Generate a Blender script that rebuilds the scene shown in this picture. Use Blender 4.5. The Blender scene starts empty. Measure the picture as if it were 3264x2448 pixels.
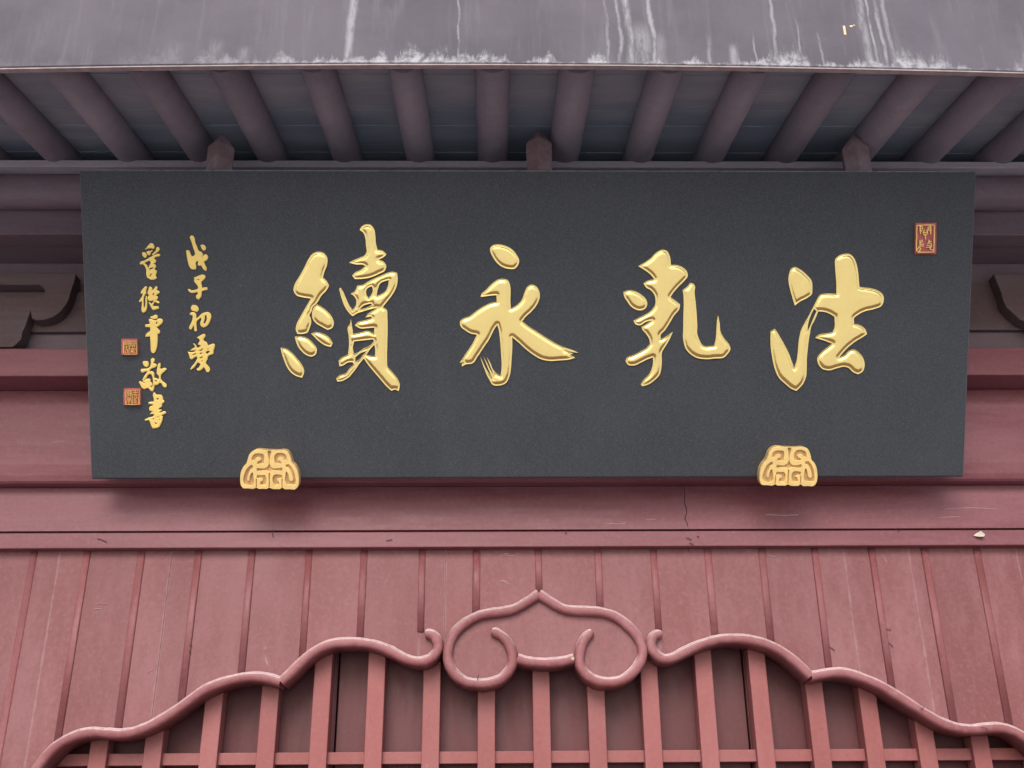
import bpy, bmesh, math, random
import numpy as np
from mathutils import Vector, Matrix
from mathutils.geometry import delaunay_2d_cdt

random.seed(7)
scene = bpy.context.scene
R = math.radians

# ------------------------------------------------------------------ camera
PW, PH, FPX = 3264.0, 2448.0, 3446.0
PITCH, YAW, ROLL = 24.0, -0.95, -0.46
cam_data = bpy.data.cameras.new('camera')
cam = bpy.data.objects.new('camera', cam_data)
scene.collection.objects.link(cam)
CAM_R = (Matrix.Rotation(R(YAW), 3, 'Z') @ Matrix.Rotation(R(90 + PITCH), 3, 'X')
         @ Matrix.Rotation(R(ROLL), 3, 'Z'))
CAM_P = Vector((0, 0, 1.6))
cam.matrix_world = Matrix.Translation(CAM_P) @ CAM_R.to_4x4()
cam_data.sensor_fit = 'HORIZONTAL'
cam_data.sensor_width = 36.0
cam_data.lens = 36.0 * FPX / PW
cam_data.clip_start = 0.05
cam_data.clip_end = 1500
scene.camera = cam

# ------------------------------------------------------------------ world and sun
SUN_EL, SUN_AZ = 37.0, 8.0          # sun stands behind the camera, a little to the left
world = bpy.data.worlds.new('World')
scene.world = world
world.use_nodes = True
wn = world.node_tree.nodes
wl = world.node_tree.links
wn.clear()
wo = wn.new('ShaderNodeOutputWorld')
wb = wn.new('ShaderNodeBackground')
sky = wn.new('ShaderNodeTexSky')
sky.sky_type = 'NISHITA'
sky.sun_disc = False
sky.sun_elevation = R(SUN_EL)
sky.sun_rotation = R(180 + SUN_AZ)
sky.air_density = 1.0
sky.dust_density = 2.0
sky.ozone_density = 1.0
wb.inputs['Strength'].default_value = 0.12
wl.new(sky.outputs[0], wb.inputs[0])
wl.new(wb.outputs[0], wo.inputs[0])
sd = bpy.data.lights.new('sun', 'SUN')
sd.energy = 1.4
sd.angle = R(36)
sd.color = (1.0, 0.98, 0.95)
sun = bpy.data.objects.new('sun', sd)
scene.collection.objects.link(sun)
az = R(SUN_AZ)
to_sun = Vector((-math.sin(az) * math.cos(R(SUN_EL)), -math.cos(az) * math.cos(R(SUN_EL)), math.sin(R(SUN_EL))))
sun.rotation_euler = (-to_sun).to_track_quat('-Z', 'Y').to_euler()
sun.location = (-2, -12, 14)
vs = scene.view_settings
vs.view_transform = 'Standard'
vs.look = 'None'
vs.gamma = 1
vs.use_curve_mapping = False
vs.exposure = 1.0

# ------------------------------------------------------------------ measuring helpers
def ray(x, y):
    d = Vector(((x - PW / 2) / FPX, -(y - PH / 2) / FPX, -1.0))
    return (CAM_R @ d).normalized()

def on_depth(x, y, Y):
    d = ray(x, y)
    t = (Y - CAM_P.y) / d.y
    return CAM_P + d * t

def Z(y, Y):                      # height of a level line seen at photo row y on depth Y
    return on_depth(1632, y, Y).z

def X(x, y, Y):
    return on_depth(x, y, Y).x

# ------------------------------------------------------------------ object helpers
def tag(o, label=None, cat=None, group=None, kind=None):
    if label: o['label'] = label
    if cat: o['category'] = cat
    if group: o['group'] = group
    if kind: o['kind'] = kind
    return o

def wloc(o):
    l = Vector(o.location)
    while o.parent:
        o = o.parent
        l += Vector(o.location)
    return l

def empty(name, loc):
    o = bpy.data.objects.new(name, None)
    scene.collection.objects.link(o)
    o.location = loc
    o.empty_display_size = 0.2
    return o

def mk(name, verts, faces, mat, parent=None, smooth=False, world_space=True):
    """one mesh object; verts in world space (unrotated parents) or in the parent's own space"""
    v = np.array([tuple(p) for p in verts], dtype=float)
    c = (v.min(0) + v.max(0)) / 2
    me = bpy.data.meshes.new(name)
    me.from_pydata((v - c).tolist(), [], faces)
    me.materials.append(mat)
    if smooth:
        me.polygons.foreach_set('use_smooth', [True] * len(me.polygons))
    me.update()
    o = bpy.data.objects.new(name, me)
    scene.collection.objects.link(o)
    if parent:
        o.parent = parent
        o.location = Vector(c) - (wloc(parent) if world_space else Vector((0, 0, 0)))
    else:
        o.location = Vector(c)
    return o

def fix_normals(o, bevel=0.0, seg=2):
    bm = bmesh.new()
    bm.from_mesh(o.data)
    bmesh.ops.recalc_face_normals(bm, faces=bm.faces)
    if bevel > 0:
        es = [e for e in bm.edges if len(e.link_faces) == 2 and e.calc_face_angle(0) > R(40)]
        bmesh.ops.bevel(bm, geom=es, offset=bevel, segments=seg, profile=0.5, affect='EDGES', clamp_overlap=True)
    bm.to_mesh(o.data)
    bm.free()
    return o

def box(name, x0, x1, y0, y1, z0, z1, mat, parent=None, bevel=0.0, seg=2, ws=True):
    v = [(x0, y0, z0), (x1, y0, z0), (x1, y1, z0), (x0, y1, z0), (x0, y0, z1), (x1, y0, z1), (x1, y1, z1), (x0, y1, z1)]
    f = [(0, 3, 2, 1), (4, 5, 6, 7), (0, 1, 5, 4), (1, 2, 6, 5), (2, 3, 7, 6), (3, 0, 4, 7)]
    o = mk(name, v, f, mat, parent, world_space=ws)
    if bevel: fix_normals(o, bevel, seg)
    return o

def prism_x(name, prof, x0, x1, mat, parent=None, bevel=0.0, nx=1, bow=0.0, smooth=False):
    """profile of (Y, Z) points carried along X; bow drops the ends by bow*x*x"""
    n = len(prof)
    v, f = [], []
    for i in range(nx + 1):
        x = x0 + (x1 - x0) * i / nx
        for (y, z) in prof:
            v.append((x, y, z - bow * x * x))
    for i in range(nx):
        for j in range(n):
            k = (j + 1) % n
            f.append((i * n + j, (i + 1) * n + j, (i + 1) * n + k, i * n + k))
    f.append(tuple(range(n)))
    f.append(tuple(nx * n + j for j in reversed(range(n))))
    o = mk(name, v, f, mat, parent, smooth)
    fix_normals(o, bevel)
    return o

def tube(name, pts, r, mat, parent=None, n=6, ws=True):
    v, f = [], []
    for i, p in enumerate(pts):
        a = pts[max(i - 1, 0)]; b = pts[min(i + 1, len(pts) - 1)]
        t = (Vector(b) - Vector(a)).normalized()
        u = t.cross(Vector((0.13, 0.3, 0.9))).normalized()
        w = t.cross(u)
        for k in range(n):
            an = 2 * math.pi * k / n
            v.append(Vector(p) + (u * math.cos(an) + w * math.sin(an)) * r)
    for i in range(len(pts) - 1):
        for k in range(n):
            l = (k + 1) % n
            f.append((i * n + k, i * n + l, (i + 1) * n + l, (i + 1) * n + k))
    f.append(tuple(range(n))[::-1])
    f.append(tuple((len(pts) - 1) * n + k for k in range(n)))
    return mk(name, v, f, mat, parent, True, ws)

# ------------------------------------------------------------------ material helpers
class NT:
    def __init__(s, name):
        s.m = bpy.data.materials.new(name)
        s.m.use_nodes = True
        s.t = s.m.node_tree
        s.n, s.l = s.t.nodes, s.t.links
        s.b = s.n['Principled BSDF']
    def new(s, ty, **kw):
        nd = s.n.new(ty)
        for k, v in kw.items(): setattr(nd, k, v)
        return nd
    def link(s, a, b): s.l.new(a, b)
    def val(s, sock, v):
        if hasattr(v, 'links'): s.l.new(v, sock)
        else: sock.default_value = v
    def math(s, op, a, b=0.0, c=0.0, clamp=False):
        nd = s.new('ShaderNodeMath', operation=op, use_clamp=clamp)
        s.val(nd.inputs[0], a); s.val(nd.inputs[1], b); s.val(nd.inputs[2], c)
        return nd.outputs[0]
    def pos(s): return s.new('ShaderNodeNewGeometry').outputs['Position']
    def mapped(s, vec, scale=(1, 1, 1), loc=(0, 0, 0)):
        nd = s.new('ShaderNodeMapping')
        s.link(vec, nd.inputs['Vector'])
        nd.inputs['Scale'].default_value = scale
        s.val(nd.inputs['Location'], loc)
        return nd.outputs[0]
    def noise(s, vec, scale, detail=4, rough=0.55, dist=0.0):
        nd = s.new('ShaderNodeTexNoise')
        s.link(vec, nd.inputs['Vector'])
        nd.inputs['Scale'].default_value = scale
        nd.inputs['Detail'].default_value = detail
        nd.inputs['Roughness'].default_value = rough
        nd.inputs['Distortion'].default_value = dist
        return nd.outputs[0]
    def ramp(s, fac, lo, hi, a=0.0, b=1.0):
        nd = s.new('ShaderNodeMapRange')
        nd.interpolation_type = 'SMOOTHSTEP'
        s.val(nd.inputs[0], fac)
        nd.inputs[1].default_value = lo; nd.inputs[2].default_value = hi
        nd.inputs[3].default_value = a; nd.inputs[4].default_value = b
        return nd.outputs[0]
    def mix(s, fac, a, b):
        nd = s.new('ShaderNodeMix', data_type='RGBA')
        s.val(nd.inputs[0], fac); s.val(nd.inputs[6], a); s.val(nd.inputs[7], b)
        return nd.outputs[2]
    def bump(s, h, strength=0.3, dist=0.002):
        nd = s.new('ShaderNodeBump')
        nd.inputs['Strength'].default_value = strength
        nd.inputs['Distance'].default_value = dist
        s.link(h, nd.inputs['Height'])
        s.link(nd.outputs[0], s.b.inputs['Normal'])
    def rnd(s): return s.new('ShaderNodeObjectInfo').outputs['Random']

def c4(r, g, b): return (r, g, b, 1.0)

def painted_wood(name, base, dusty, grain=(1, 1, 1), dust=0.5, rough=0.5, edge_dust=False, scratch=0.5, tone=0.12, dust_highlight=0.0):
    t = NT(name)
    p = t.pos()
    rn = t.rnd()
    big = t.noise(t.mapped(p, grain), 2.3, 5, 0.6)
    mid = t.noise(t.mapped(p, tuple(g * 1.0 for g in grain), (3, 1, 7)), 16, 6, 0.65)
    f = t.ramp(t.math('ADD', t.math('MULTIPLY', big, 0.55), t.math('MULTIPLY', mid, 0.45)), 0.38, 0.66, 0.0, dust)
    col = t.mix(f, base, dusty)
    mo = t.noise(t.mapped(p, (1, 1, 1), (2, 8, 5)), 70, 4, 0.7)
    col = t.mix(t.ramp(mo, 0.48, 0.70, 0.0, 0.55 * dust), col, dusty)
    col = t.mix(t.ramp(mo, 0.46, 0.30, 0.0, 0.35), col, c4(*[c * 0.82 for c in base[:3]]))
    # fine speckle of settled dust
    sp = t.noise(t.mapped(p, (1, 1, 1), (5, 5, 5)), 190, 2, 0.7)
    col = t.mix(t.ramp(sp, 0.55, 0.8, 0.0, 0.35), col, dusty)
    # pale scuffs
    sc = t.noise(t.mapped(p, (grain[0] * 2.2, 1, grain[2] * 2.2), (11, 2, 3)), 9, 7, 0.72, 0.6)
    col = t.mix(t.ramp(sc, 0.66, 0.74, 0.0, scratch), col, c4(0.40, 0.25, 0.245))
    if edge_dust:
        g = t.new('ShaderNodeTexCoord').outputs['Generated']
        sx = t.new('ShaderNodeSeparateXYZ'); t.link(g, sx.inputs[0])
        e = t.math('ABSOLUTE', t.math('SUBTRACT', sx.outputs[0], 0.5))
        wob = t.noise(t.mapped(p, (1, 1, 1), (1, 9, 2)), 30, 5, 0.7)
        e = t.math('ADD', e, t.math('MULTIPLY', t.math('SUBTRACT', wob, 0.5), 0.16))
        col = t.mix(t.ramp(e, 0.45, 0.50, 0.0, 0.32), col, c4(0.33, 0.215, 0.22))
    if dust_highlight > 0:                              # dust plus a highlight painted into the colour of upward faces
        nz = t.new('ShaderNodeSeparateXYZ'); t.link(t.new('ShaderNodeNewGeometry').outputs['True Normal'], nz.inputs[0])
        up = t.math('MULTIPLY', t.ramp(nz.outputs[2], 0.12, 0.75, 0.0, dust_highlight), t.ramp(mo, 0.3, 0.55, 0.55, 1.0))
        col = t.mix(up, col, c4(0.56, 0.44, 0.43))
    # tone of every piece differs a little
    hsv = t.new('ShaderNodeHueSaturation')
    t.val(hsv.inputs['Value'], t.math('ADD', t.math('MULTIPLY', rn, tone), 1.0 - tone / 2))
    t.link(col, hsv.inputs['Color'])
    t.link(hsv.outputs[0], t.b.inputs['Base Color'])
    t.val(t.b.inputs['Roughness'], t.ramp(mid, 0.3, 0.7, rough - 0.08, rough + 0.14))
    t.b.inputs['Specular IOR Level'].default_value = 0.28
    h = t.math('ADD', t.math('MULTIPLY', mid, 0.7), t.math('MULTIPLY', sp, 0.3))
    t.bump(h, 0.35, 0.002)
    return t.m

M = {}
M['beam'] = painted_wood('beam_paint', c4(0.165, 0.0508, 0.0577), c4(0.2359, 0.0965, 0.1092), (0.35, 1, 3.0), 0.7, 0.42, scratch=0.45)
M['panel'] = painted_wood('panel_paint', c4(0.1643, 0.0519, 0.0522), c4(0.2408, 0.1048, 0.108), (1.6, 1, 0.55), 0.75, 0.5, edge_dust=True, scratch=0.55)
M['batten'] = painted_wood('batten_paint', c4(0.1748, 0.0525, 0.0536), c4(0.2787, 0.1202, 0.1264), (1.6, 1, 0.4), 0.45, 0.5, scratch=0.3)
M['moulding'] = painted_wood('moulding_paint', c4(0.2016, 0.0642, 0.0661), c4(0.289, 0.1279, 0.1322), (1, 1, 1), 0.7, 0.42, scratch=0.25, dust_highlight=1.0)
M['bar'] = painted_wood('bar_paint', c4(0.2269, 0.0644, 0.0601), c4(0.273, 0.1067, 0.101), (1.6, 1, 0.5), 0.55, 0.45, scratch=0.35)
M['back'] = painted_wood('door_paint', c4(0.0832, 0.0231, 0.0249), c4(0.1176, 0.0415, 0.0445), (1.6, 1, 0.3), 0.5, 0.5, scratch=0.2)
M['dim'] = painted_wood('old_timber_paint', c4(0.1504, 0.1019, 0.1127), c4(0.2047, 0.1563, 0.1708), (0.4, 1, 3.0), 0.6, 0.55, scratch=0.3)
M['carved'] = painted_wood('carved_timber', c4(0.0976, 0.0588, 0.0577), c4(0.129, 0.0939, 0.0954), (0.3, 1, 4.5), 0.8, 0.6, scratch=0.4)
M['grey_trim'] = painted_wood('worn_grey_trim', c4(0.324, 0.27, 0.288), c4(0.432, 0.378, 0.387), (0.4, 1, 3.0), 0.6, 0.55, scratch=0.3)
M['rafter'] = painted_wood('rafter_paint', c4(0.1762, 0.143, 0.169), c4(0.2381, 0.1945, 0.2135), (1, 1, 1), 0.6, 0.6, scratch=0.45, tone=0.22)
M['peg'] = painted_wood('peg_paint', c4(0.2015, 0.116, 0.1155), c4(0.31, 0.2588, 0.2587), (1, 1, 1), 0.8, 0.5, scratch=0.4)

def roof_board_mat():
    t = NT('roof_board_grey')
    p = t.pos()
    n = t.noise(t.mapped(p, (1.2, 3, 3)), 2.2, 5, 0.6)
    g = t.noise(t.mapped(p, (1, 14, 14)), 6, 5, 0.6)
    col = t.mix(t.ramp(n, 0.35, 0.7), c4(0.255, 0.295, 0.365), c4(0.34, 0.375, 0.42))
    col = t.mix(t.ramp(g, 0.58, 0.75, 0, 0.45), col, c4(0.50, 0.51, 0.53))
    t.link(col, t.b.inputs['Base Color'])
    t.b.inputs['Roughness'].default_value = 0.75
    t.bump(g, 0.3, 0.002)
    return t.m
M['roof_board'] = roof_board_mat()

def simple(name, col, rough=0.6, metal=0.0):
    t = NT(name)
    n = t.noise(t.pos(), 35, 4)
    t.link(t.mix(t.ramp(n, 0.3, 0.7), c4(*[c * 0.85 for c in col]), c4(*[min(1, c * 1.15) for c in col])), t.b.inputs['Base Color'])
    t.b.inputs['Roughness'].default_value = rough
    t.b.inputs['Metallic'].default_value = metal
    return t.m
M['nail'] = simple('nail_iron', (0.06, 0.045, 0.045), 0.6, 0.3)
M['scratch'] = simple('bare_scratch', (0.42, 0.31, 0.30), 0.7)
M['paper'] = simple('paper', (0.50, 0.44, 0.35), 0.7)
M['dark'] = simple('dark_plaster', (0.12, 0.09, 0.09), 0.9)
M['roof'] = simple('roof_covering', (0.16, 0.15, 0.16), 0.85)

# fascia: weathered grey purple board with lime bloom and runs
FY = 2.45
fz = Z(200, FY)                                  # lower edge of the fascia at mid span
def fascia_mat():
    t = NT('weathered_fascia')
    p = t.pos()
    s = t.new('ShaderNodeSeparateXYZ'); t.link(p, s.inputs[0])
    x, z = s.outputs[0], s.outputs[2]
    hgt = t.math('ADD', t.math('SUBTRACT', z, fz), t.math('MULTIPLY', t.math('MULTIPLY', x, x), 0.0105))
    big = t.noise(t.mapped(p, (1, 1, 1)), 2.6, 5, 0.6)
    col = t.mix(t.ramp(big, 0.35, 0.68), c4(0.069, 0.057, 0.070), c4(0.098, 0.083, 0.099))
    streak = t.noise(t.mapped(p, (1, 1, 0.09), (0, 0, 4)), 26, 6, 0.65, 0.3)
    col = t.mix(t.ramp(streak, 0.5, 0.72, 0, 0.35), col, c4(0.15, 0.14, 0.16))
    col = t.mix(t.ramp(streak, 0.46, 0.34, 0, 0.3), col, c4(0.085, 0.075, 0.094))
    blot = t.noise(t.mapped(p, (1, 1, 1), (9, 0, 2)), 42, 7, 0.7, 0.4)
    side = t.ramp(x, -1.1, -0.35, 0.1, 1.0)      # the runs are worse towards the right
    right = t.ramp(x, 1.0, 1.6, 1.0, 0.55)
    mask = None
    def add(mk_):
        nonlocal mask
        mask = mk_ if mask is None else t.math('MAXIMUM', mask, mk_)
    # bloom along the bottom edge
    edge_n = t.noise(t.mapped(p, (1, 1, 0.25), (2, 0, 0)), 6.5, 7, 0.72, 0.3)
    lim = t.ramp(edge_n, 0.40, 0.74, 0.003, 0.085)
    e = t.ramp(t.math('DIVIDE', hgt, lim), 0.1, 1.4, 0.8, 0.0)
    e = t.math('MULTIPLY', t.math('MULTIPLY', e, t.ramp(blot, 0.38, 0.60, 0.2, 1.0)), t.ramp(edge_n, 0.36, 0.54, 0.4, 1.0))
    add(t.math('MULTIPLY', t.math('MULTIPLY', e, side), right))
    # separate runs: photo column, half width (m), strength, start height
    wob = t.noise(t.mapped(p, (0.8, 0.6, 0.7), (1, 1, 1)), 6, 6, 0.62)
    wobx = t.math('MULTIPLY', t.math('SUBTRACT', wob, 0.5), 0.05)
    fine = t.noise(t.mapped(p, (1, 1, 0.25), (0, 4, 0)), 70, 5, 0.7)
    for (cx, w, st, top) in [(1116, .012, .9, .40), (1460, .0035, .65, .40), (1935, .004, .6, .4), (1972, .005, .75, .4),
                             (2004, .010, .95, .40), (2040, .026, .62, .17), (2078, .006, .95, .4), (2098, .018, .35, .14), (2256, .006, .45, .12),
                             (2335, .012, .75, .085), (2402, .003, .6, .14), (2465, .005, .75, .4), (2540, .003, .55, .2), (2606, .004, .6, .14),
                             (2752, .011, .7, .4), (2775, .004, .85, .4), (2806, .006, .8, .3), (2832, .007, .6, .4), (700, .02, .3, .1),
                             (790, .016, .35, .07), (560, .03, .22, .09), (2950, .006, .3, .05)]:
        x0 = X(cx, 100, FY)
        d = t.math('ABSOLUTE', t.math('SUBTRACT', t.math('ADD', x, wobx), x0))
        m_ = t.ramp(d, w * 0.1, w * 1.5, st * 0.55, 0.0)
        m_ = t.math('MULTIPLY', m_, t.ramp(fine, 0.34, 0.58, 0.25, 1.0))
        if top < 0.39:
            m_ = t.math('MULTIPLY', m_, t.ramp(hgt, top * 0.55, top, 1.0, 0.0))
        add(m_)
    col = t.mix(mask, col, c4(0.40, 0.39, 0.40))
    # ochre spot where the paint has flaked
    t.link(col, t.b.inputs['Base Color'])
    t.b.inputs['Roughness'].default_value = 0.8
    t.bump(t.math('ADD', blot, t.math('MULTIPLY', mask, 0.6)), 0.3, 0.003)
    return t.m
M['fascia'] = fascia_mat()
M['lip'] = simple('fascia_lip', (0.30, 0.24, 0.235), 0.8)
M['chip'] = simple('bare_chip', (0.42, 0.33, 0.24), 0.8)
M['ochre'] = simple('flaked_ochre', (0.62, 0.44, 0.28), 0.8)

def plaque_mat():
    t = NT('plaque_charcoal_lacquer')
    p = t.new('ShaderNodeTexCoord').outputs['Object']
    n = t.noise(p, 3.0, 4)
    g = t.noise(p, 420, 3, 0.7)
    col = t.mix(t.ramp(n, 0.3, 0.7), c4(0.020, 0.023, 0.028), c4(0.026, 0.029, 0.035))
    col = t.mix(t.ramp(g, 0.42, 0.72), col, c4(0.060, 0.065, 0.076))
    v = t.new('ShaderNodeTexVoronoi'); v.inputs['Scale'].default_value = 120
    t.link(p, v.inputs['Vector'])
    s = t.new('ShaderNodeSeparateColor'); t.link(v.outputs['Color'], s.inputs[0])
    spark = t.math('MULTIPLY', t.ramp(s.outputs[0], 0.93, 0.99), t.ramp(v.outputs['Distance'], 0.30, 0.12))
    col = t.mix(t.math('MULTIPLY', spark, 0.10), col, c4(0.55, 0.5, 0.42))
    # dry dust drawn down the face, and lacquer worn pale along the upper and side arrises
    du = t.noise(t.mapped(p, (1, 1, 0.12), (3, 0, 1)), 11, 5, 0.65)
    col = t.mix(t.ramp(du, 0.5, 0.75, 0.0, 0.06), col, c4(0.10, 0.105, 0.115))
    so = t.new('ShaderNodeSeparateXYZ'); t.link(p, so.inputs[0])
    wn_ = t.noise(p, 45, 4, 0.7)
    ex = t.math('SUBTRACT', t.math('ABSOLUTE', so.outputs[0]), PLQ_HW)
    ez = t.math('SUBTRACT', so.outputs[2], PLQ_HH)
    em = t.math('MAXIMUM', t.math('MULTIPLY', t.ramp(ex, -0.005, -0.001), 0.35), t.ramp(ez, -0.0055, -0.001))
    col = t.mix(t.math('MULTIPLY', em, t.ramp(wn_, 0.3, 0.6, 0.35, 0.8)), col, c4(0.34, 0.345, 0.35))
    t.link(col, t.b.inputs['Base Color'])
    t.b.inputs['Roughness'].default_value = 0.62
    t.bump(g, 0.5, 0.0008)
    return t.m

def gold(name, base, metal, rough, var=0.12):
    t = NT(name)
    p = t.new('ShaderNodeTexCoord').outputs['Object']
    n = t.noise(p, 22, 5, 0.6)
    w = t.noise(t.mapped(p, (1, 6, 6)), 60, 4, 0.6)
    col = t.mix(t.ramp(n, 0.3, 0.7), c4(*[c * (1 - var) for c in base]), c4(*base))
    t.link(col, t.b.inputs['Base Color'])
    t.b.inputs['Metallic'].default_value = metal
    t.val(t.b.inputs['Roughness'], t.ramp(n, 0.3, 0.7, rough - 0.03, rough + 0.05))
    return t.m
M['gold'] = gold('burnished_gold', (1.0, 0.745, 0.27), 0.90, 0.16, 0.03)
M['gold_flat'] = gold('gold_paint', (0.86, 0.62, 0.17), 0.15, 0.5, 0.03)
M['gold_clasp'] = gold('gilded_casting', (0.90, 0.64, 0.24), 0.3, 0.46, 0.12)
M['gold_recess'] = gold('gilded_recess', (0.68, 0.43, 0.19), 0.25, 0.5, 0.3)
M['seal'] = simple('seal_red', (0.40, 0.085, 0.085), 0.45)
M['seal_gold'] = gold('seal_gold', (0.92, 0.62, 0.20), 0.3, 0.45, 0.05)

def paving_mat():
    t = NT('courtyard_stone')
    p = t.pos()
    n = t.noise(p, 1.3, 6)
    b = t.new('ShaderNodeTexBrick')
    t.link(p, b.inputs['Vector'])
    b.inputs['Scale'].default_value = 1.2
    b.inputs['Color1'].default_value = c4(0.66, 0.655, 0.65)
    b.inputs['Color2'].default_value = c4(0.62, 0.615, 0.61)
    b.inputs['Mortar'].default_value = c4(0.3, 0.295, 0.29)
    b.inputs['Mortar Size'].default_value = 0.01
    t.link(t.mix(t.ramp(n, 0.3, 0.7, 0, 0.4), b.outputs[0], c4(0.62, 0.615, 0.61)), t.b.inputs['Base Color'])
    t.b.inputs['Roughness'].default_value = 0.8
    return t.m
M['paving'] = paving_mat()
M['dimming_floor'] = simple('dimming_floor_red', (0.15, 0.095, 0.08), 0.7)

# ------------------------------------------------------------------ ground
g = mk('ground', [(-300, -300, 0), (300, -300, 0), (300, 300, 0), (-300, 300, 0)], [(0, 1, 2, 3)], M['paving'])
tag(g, 'pale stone paved courtyard in front of the hall', kind='structure')
dimming_floor = box('bounce_dimming_floor', -8, 8, 0.45, 4.6, -0.05, 0.12, M['dimming_floor'])  # unseen floor added to dim bounce light and warm the gold's reflections
tag(dimming_floor, 'unseen dark red floor added to dim bounced light under the eave', kind='structure')

# ------------------------------------------------------------------ the hall front
HX = 4.2
hall = empty('temple_hall', (0, 3.7, 0))
tag(hall, 'red painted timber temple hall front with deep eave and arched lattice doorway', 'building')

# ---- eave roof: slab > fascia, rafters, boards
SL = R(13.0)
RA = 0.054                                        # rafter radius
ry0 = 2.50                                        # rafters start just behind the fascia
rz0 = Z(222, ry0) + RA * 0.9
def roofline(Y, off=0.0):                         # height of the rafter axis
    return rz0 + (Y - ry0) * math.tan(SL) + off
rb = 0.020                                        # the boards lie let into the rafters' backs
prof = [(FY + 0.08, roofline(FY + 0.08, rb + 0.05)), (4.6, roofline(4.6, rb + 0.05)), (4.6, roofline(4.6, rb + 0.2)), (FY + 0.08, roofline(FY + 0.08, rb + 0.26))]
roof = prism_x('eave_roof', prof, -HX - 0.4, HX + 0.4, M['roof'], hall)
fa = prism_x('fascia_board', [(FY, fz), (FY, fz + 0.55), (FY + 0.02, fz + 0.55), (FY + 0.02, fz)], -HX, HX, M['fascia'], roof, 0.003, 24, 0.0105)
lip = prism_x('fascia_lip', [(FY + 0.004, fz - 0.005), (FY + 0.004, fz), (FY + 0.021, fz), (FY + 0.021, fz - 0.005)], -HX, HX, M['lip'], roof, 0, 24, 0.0105)
for (px_, py_, w_, h_, n_) in [(2692, 97, .007, .034, 1), (2713, 84, .009, .006, 1), (2722, 81, .006, .004, 1)]:
    q = on_depth(px_, py_, FY)
    box('paint_flake', q.x - w_ / 2, q.x + w_ / 2, FY - 0.0016, FY + 0.001, q.z - h_ / 2, q.z + h_ / 2, M['ochre'], roof, 0.0008, 1)
# batten closing the gap behind the fascia
prism_x('eave_batten', [(FY + 0.022, fz - 0.004), (FY + 0.022, roofline(FY + .022, rb + .05)), (FY + 0.075, roofline(FY + .075, rb + .05)), (FY + 0.075, roofline(FY + .075, -0.010))],
        -HX, HX, M['rafter'], roof, 0.002, 24, 0.0105)
rafter_px = [203, 472, 730, 1015, 1293, 1569, 1838, 2120, 2390, 2664, 2940, 3200]
rx = [X(p, 262, 2.6) for p in rafter_px]
step = (rx[-1] - rx[0]) / (len(rx) - 1)
rx = [rx[0] - step * k for k in range(7, 0, -1)] + rx + [rx[-1] + step * k for k in range(1, 7)]
NR = 20
rp = []
for sgn in (0, 1):
    Yv = 4.3 if sgn else ry0
    for k in range(NR):
        a = 2 * math.pi * k / NR
        rp.append((math.cos(a) * RA, Yv + (-math.sin(a) * RA * math.sin(SL)), roofline(Yv) + math.sin(a) * RA * math.cos(SL)))
rf = [(k, (k + 1) % NR, NR + (k + 1) % NR, NR + k) for k in range(NR)] + [tuple(range(NR))[::-1], tuple(range(NR, 2 * NR))]
rproto = None
for x_ in rx:
    if abs(x_) > HX + 0.2: continue
    if rproto is None:
        rproto = mk('rafter', [(a + x_, b, c) for a, b, c in rp], rf, M['rafter'], roof)
        fix_normals(rproto)
        for pl in rproto.data.polygons:
            pl.use_smooth = len(pl.vertices) == 4
        base_x = x_
        rproto_loc = rproto.location.copy()
        o = rproto
    else:
        o = rproto.copy()
        scene.collection.objects.link(o)
        o.parent = roof
        o.location = rproto_loc + Vector((x_ - base_x, 0, 0))
    o.scale = (random.uniform(0.95, 1.05), 1, 1)
bw = 0.118
Yb = FY + 0.085
i = 0
while Yb < 4.3:
    w_ = bw * random.uniform(0.92, 1.08)
    d_ = random.uniform(0, 0.003)
    prism_x('roof_board', [(Yb, roofline(Yb, rb + d_)), (Yb + w_ - 0.003, roofline(Yb + w_ - 0.003, rb + d_)),
                           (Yb + w_ - 0.003, roofline(Yb + w_ - .003, rb + 0.03)), (Yb, roofline(Yb, rb + 0.03))],
            -HX, HX, M['roof_board'], roof, 0.0015)
    Yb += w_

# ---- timber wall: core > beams, boards, battens
wall = box('timber_wall', -HX, HX, 3.95, 4.15, 0, 4.32, M['dark'], hall)
Yp, Yl, Yu, Ys = 3.610, 3.590, 3.517, 3.40
back = 3.94
# purlin and the boards over it
box('purlin_board', -HX, HX, 3.16, 3.30, Z(533, 3.16), Z(512, 3.16), M['grey_trim'], wall, 0.003)
pc_y, pr = 3.235, 0.062
pc_z = Z(533, 3.16) - pr + 0.006
prism_x('purlin', [(pc_y + math.cos(2 * math.pi * k / 28) * pr, pc_z + math.sin(2 * math.pi * k / 28) * pr) for k in range(28)], -HX, HX, M['dim'], wall, 0, 1, 0, True)
box('purlin_plank', -HX, HX, 3.28, 3.36, Z(748, 3.28), Z(590, 3.28), M['dim'], wall, 0.003)
box('plank_above', -HX, HX, 3.362, back, Z(748, 3.28) + 0.012, Z(560, 3.30), M['dim'], wall)
box('recess_board', -HX, HX, 3.50, back, Z(1110, 3.50) - 0.02, Z(748, 3.28) + 0.01, M['dim'], wall)
prism_x('ledge_beam', [(Ys, Z(1197, Ys)), (Ys, Z(1109, Ys)), (3.46, Z(1109, Ys) + .004), (back, Z(1109, Ys) + .004), (back, Z(1197, Ys))], -HX, HX, M['beam'], wall, 0.004)
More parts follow.
